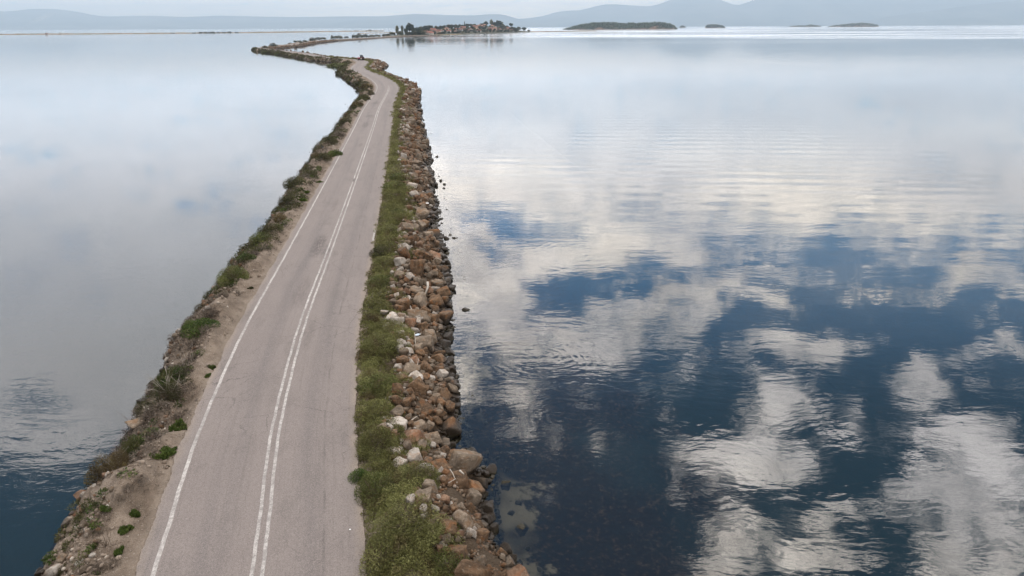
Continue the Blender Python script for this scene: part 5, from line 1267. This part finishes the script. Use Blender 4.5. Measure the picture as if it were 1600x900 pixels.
# trees along the crest
spots = [(652, 0), (657, 1), (662, 0), (668, 0), (674, 2), (682, 1), (688, 0), (694, 1), (702, 1), (706, 0), (712, 2), (718, 0), (722, 3), (731, 0), (736, 1), (741, 2), (753, 0), (786, 2), (792, 1)]
for i, (px, k) in enumerate(spots):
    p = isl(px, .62); k_ = p.y / F; top = skyline(px); pb_ = (p - Vector((0, 0, CAMZ))); row = 450 - F * pb_.dot(upv) / pb_.dot(fwd)
    h = max(5, row - top) + rt.uniform(-.5, .5)
    tree(px, row, max(6.5, h * rt.uniform(1.1, 1.6)), h, *kinds[k], lab[i % 16] + (' ' if i < 16 else ' last-row ') + names_k[kinds[k]] + ' from the left on the village skyline', p.z, Yp=p.y, trunk=.04)
for (px, f, w, h, kd, L) in ((726, .6, 2.8, 9.5, ('conic', 0), 'slim dark cypress rising over the middle of the village'), (749.5, .75, 6, 5, ('round', 0), 'dark crown showing behind the biggest peach house'), (768, .62, 6, 12, ('round', 1), 'pointed yellow green tree on the village top'), (772, .5, 8, 9, ('round', 2), 'grey green tree right below the pointed yellow green one'), (779, .5, 11, 12, ('round', 0), 'wide dark tree right of the village top'), (783, .5, 8, 10, ('round', 1), 'yellowish right edge tree of the wide dark tree'), (759, .5, 9, 10, ('round', 0), 'dark round tree right of the biggest peach house'),
                          (798.5, .5, 7, 10.5, ('broad', 0), 'tall lone tree with a see through crown near the right end'), (819, .4, 9.5, 7.5, ('round', 0), 'dark dome shaped tree at the right end of the village'), (811, .6, 8, 6.5, ('round', 2), 'bluish low tree left of the dark dome shaped one'), (804, .3, 6, 5, ('round', 2), 'low tree under the tall lone tree'), (826, .4, 5, 3, ('round', 2), 'last low bush like tree at the right tip of the village')):
    p = isl(px, f); pb_ = p - Vector((0, 0, CAMZ)); row = 450 - F * pb_.dot(upv) / pb_.dot(fwd)
    tree(px, row, w, h, *kd, L, p.z, Yp=p.y, trunk=.38 if 'lone' in L else .1)
tused = set()
for i in range(120):
    px = 646 + i * 1.37 + rt.uniform(-1.5, 1.5); f = [.07, .17, .27, .40][i % 4] + rt.uniform(-.03, .03); p = isl(px, f); pb_ = p - Vector((0, 0, CAMZ)); row = 450 - F * pb_.dot(upv) / pb_.dot(fwd)
    kd = kinds[int(rt.integers(4)) if i % 7 else 5]
    if kd[0] == 'conic': kd = ('round', 0)
    for hq in sorted(HS, key=lambda q: abs(q[0] - px)):
        hn = hq[3].split()[:8]
        while hn[-1] in ('of', 'the', 'at', 'a', 'with', 'in', 'on', 'by', 'two', 'left', 'right', 'squeezed', 'cream', 'biggest', 'lone', 'end', 'behind', 'below', 'among', 'near', 'above', 'under', 'beside', 'standing', 'tall', 'mid', 'dark', 'white', 'row', 'middle', 'peach', 'shoulder', 'broad', 'dull', 'group', 'storey', 'red', 'between', 'dense', 'looking', 'shore', 'one'): hn = hn[:-1]
        for rel in ((' on shore near', ' just below', ' level with', ' behind')[i % 4], ' left of' if px < hq[0] else ' right of', ' in the gap beside'):
            L = ('low ' if i % 4 == 0 else '') + names_k[kd] + rel + ' the ' + ' '.join(hn)
            if L not in tused: break
        if L not in tused: break
    tused.add(L)
    tree(px, row, rt.uniform(4, 7.5), rt.uniform(3.0, 5.0) + (1.2 if f > .25 else 0), *kd, L, p.z, Yp=p.y, trunk=.03)

# ------------------------------------------------------------------ wooded islands farther out
L_WOOD = mat_leaf('woodland_leaves', ((.016, .028, .012), (.045, .066, .026), (.085, .105, .045)), .05)
def wooded(px0, px1, base, topf, depth, hname, wlabel, clump, ncl, seed, cliff=False):
    """an island covered by one closed wood; topf = crest height in photo pixels over the columns"""
    r = np.random.default_rng(seed); n = 40; xs = np.linspace(px0, px1, n); Yc = at((px0 + px1) / 2, base, 0).y; k = Yc / F / math.cos(TH)
    fr = [0, .03, .2, .5, .8, 1.0]; V = np.zeros((n, 6, 3)); H = np.array([topf((x - px0) / (px1 - px0)) for x in xs]) * k
    for i, x in enumerate(xs):
        q = atdist(x, base, Yc)
        for j, f in enumerate(fr):
            hz = [-1.5, .16 if cliff else .08, .50, .62, .45, -1.5][j]; V[i, j] = (q.x * (1 + depth * f / Yc), Yc + depth * f - (.2 * depth * math.sin(i / (n - 1) * math.pi)) , H[i] * hz if hz > 0 else -1.5)
    tag(link('islet', mesh('islet', V.reshape(-1, 3), grid_faces(n, 6), M_cliff, True)), kind='structure')
    VV = []; TT = []
    for _ in range(ncl):
        u = r.random() * (n - 1); f = r.random(); i = int(u); a = u - i; j = np.interp(f, fr[1:5], [1, 2, 3, 4]) if f > .03 else 1
        jl = int(min(j, 3)); b = j - jl
        c = (V[i, jl] * (1 - a) + V[min(i + 1, n - 1), jl] * a) * (1 - b) + (V[i, jl + 1] * (1 - a) + V[min(i + 1, n - 1), jl + 1] * a) * b
        h = np.interp(u, range(n), H); 
        if cliff and f < .035 and r.random() < .7 and .45 < u / n < .98: continue
        R_ = clump * r.uniform(.6, 1.25) * min(1, .35 + h / (H.max() + .01)); m_ = 46
        P, N, T = tuft_points(m_, r, 5, .4, 1.0, .3)
        VV.append(leaves(P * (R_, R_, R_ * .8) + c + (0, 0, -R_ * .1), N, R_ * .45, R_ * .36, r)); TT.append(np.clip(T * .6 + .4 * r.random(), 0, 1))
    o = link('woodland', mesh_leaves('woodland', VV, TT, L_WOOD)); tag(o, wlabel, 'woodland', kind='stuff')
M_cliff = mat_hill('islet_rock', (.17, .10, .065), (.10, .075, .05), .02)
pf = lambda pts: (lambda f: float(np.interp(f, [a for a, b in pts], [b for a, b in pts])))
wooded(881, 1057, 46.2, pf([(0, .5), (.06, 3), (.15, 7), (.25, 10), (.35, 11.5), (.45, 10), (.53, 8), (.62, 9.5), (.72, 10), (.85, 10), (.93, 7.5), (1, .5)]), 420, 'island', 'dense dark green wood covering the long island right of the village', 15, 900, 61, True)
wooded(1061, 1070.5, 43.3, pf([(0, .5), (.4, 3), (.7, 2.4), (1, .4)]), 60, 'islet', 'low wood on the tiny islet off the long island', 9, 60, 62)
wooded(1102, 1132.5, 43.7, pf([(0, 1), (.15, 4.5), (.4, 5.3), (.7, 4), (1, .5)]), 120, 'islet', 'green wood on the small islet in mid lagoon', 13, 150, 63, True)
wooded(1234, 1282, 42.0, pf([(0, .5), (.25, 2), (.45, 1.2), (.62, 3.2), (.8, 2), (1, .6)]), 150, 'islet', 'thin wood on the left one of the two far islets', 14, 130, 64)
wooded(1295, 1371, 42.0, pf([(0, .5), (.2, 2.6), (.4, 4.4), (.6, 6), (.75, 5.4), (.9, 3.2), (1, 1.5)]), 200, 'islet', 'dark wood on the right one of the two far islets', 17, 220, 65)

# huts and bushes on the long sandbar
def hut(px, base, wall, roof, label):
    p = at(px, base, 1.2); k = 1.0; e = empty('hut', p, .2); tag(e, label, 'hut', 'huts on the long sandbar')
    mb = MB(); mb.box((0, 0, 1.2), (7.5, 5, 3)); mb.build('wall', wall, e)
    mb = MB(); mb.prism([(-4.2, 2.6), (4.2, 2.6), (0, 4.8)], -2.9, 2.9); mb.build('roof', roof, e)
    mb = MB(); mb.box((1, -2.52, .95), (1.0, .08, 2.0)); mb.build('door', DOORM, e)
hut(73, 53.8, WALLS[2], TILE, 'reddish hut on the long sandbar at the left')
hut(95, 53.2, WALLS[0], WALLS[0], 'white hut right of the reddish one on the long sandbar')
for i, (px, h) in enumerate(((270, 1.3), (303, 1.4), (313, 2.0), (321, 2.2), (328, 1.8), (333, 2.6), (341, 1.6), (350, 1.5), (359, 2.3), (370, 1.3), (556, 1.6), (573, 1.5), (578, 2.0))):
    y0 = float(np.interp(px, [0, 100, 200, 300, 400, 470, 540, 600], [54.3, 53.7, 53, 52.2, 51.2, 50.3, 49.3, 48.7])) - .4
    farb(px, y0, 7, h, lab[i % 16] + ' dark bush from the left on the long sandbar', 1.0, 'dark', 'bushes on the long sandbar')
# thin smoke drifting from the far left shore
m, t = new_mat('smoke'); pv_ = t.n('ShaderNodeVolumePrincipled', {'Color': (.93, .95, 1, 1), 'Density': .0011, 'Anisotropy': 0.0}); t.n('ShaderNodeOutputMaterial', {'Volume': pv_})
V = []; pts = [(23, 48.2, 1.2), (30, 45, 2.2), (38, 40.5, 3.0), (48, 36, 4.5), (60, 31, 6), (72, 25, 7), (82, 20.5, 6)]
for (px, py, rr) in pts:
    c = atdist(px, py, 10200); k = 10200 / F
    for a in range(10):
        an = a * 2 * math.pi / 10; w_ = 1 + .25 * math.sin(a * 2.3 + px); V.append((c.x + rr * k * math.cos(an) * w_, c.y + rr * k * math.sin(an), c.z + rr * k * .55 * math.sin(an) * w_))
Fc = [(i * 10 + k, i * 10 + (k + 1) % 10, (i + 1) * 10 + (k + 1) % 10, (i + 1) * 10 + k) for i in range(len(pts) - 1) for k in range(10)] + [tuple(range(9, -1, -1)), tuple((len(pts) - 1) * 10 + k for k in range(10))]
tag(link('smoke', mesh('smoke', V, Fc, m, True)), 'thin pale smoke drifting up before the far left hills', 'smoke', kind='stuff')
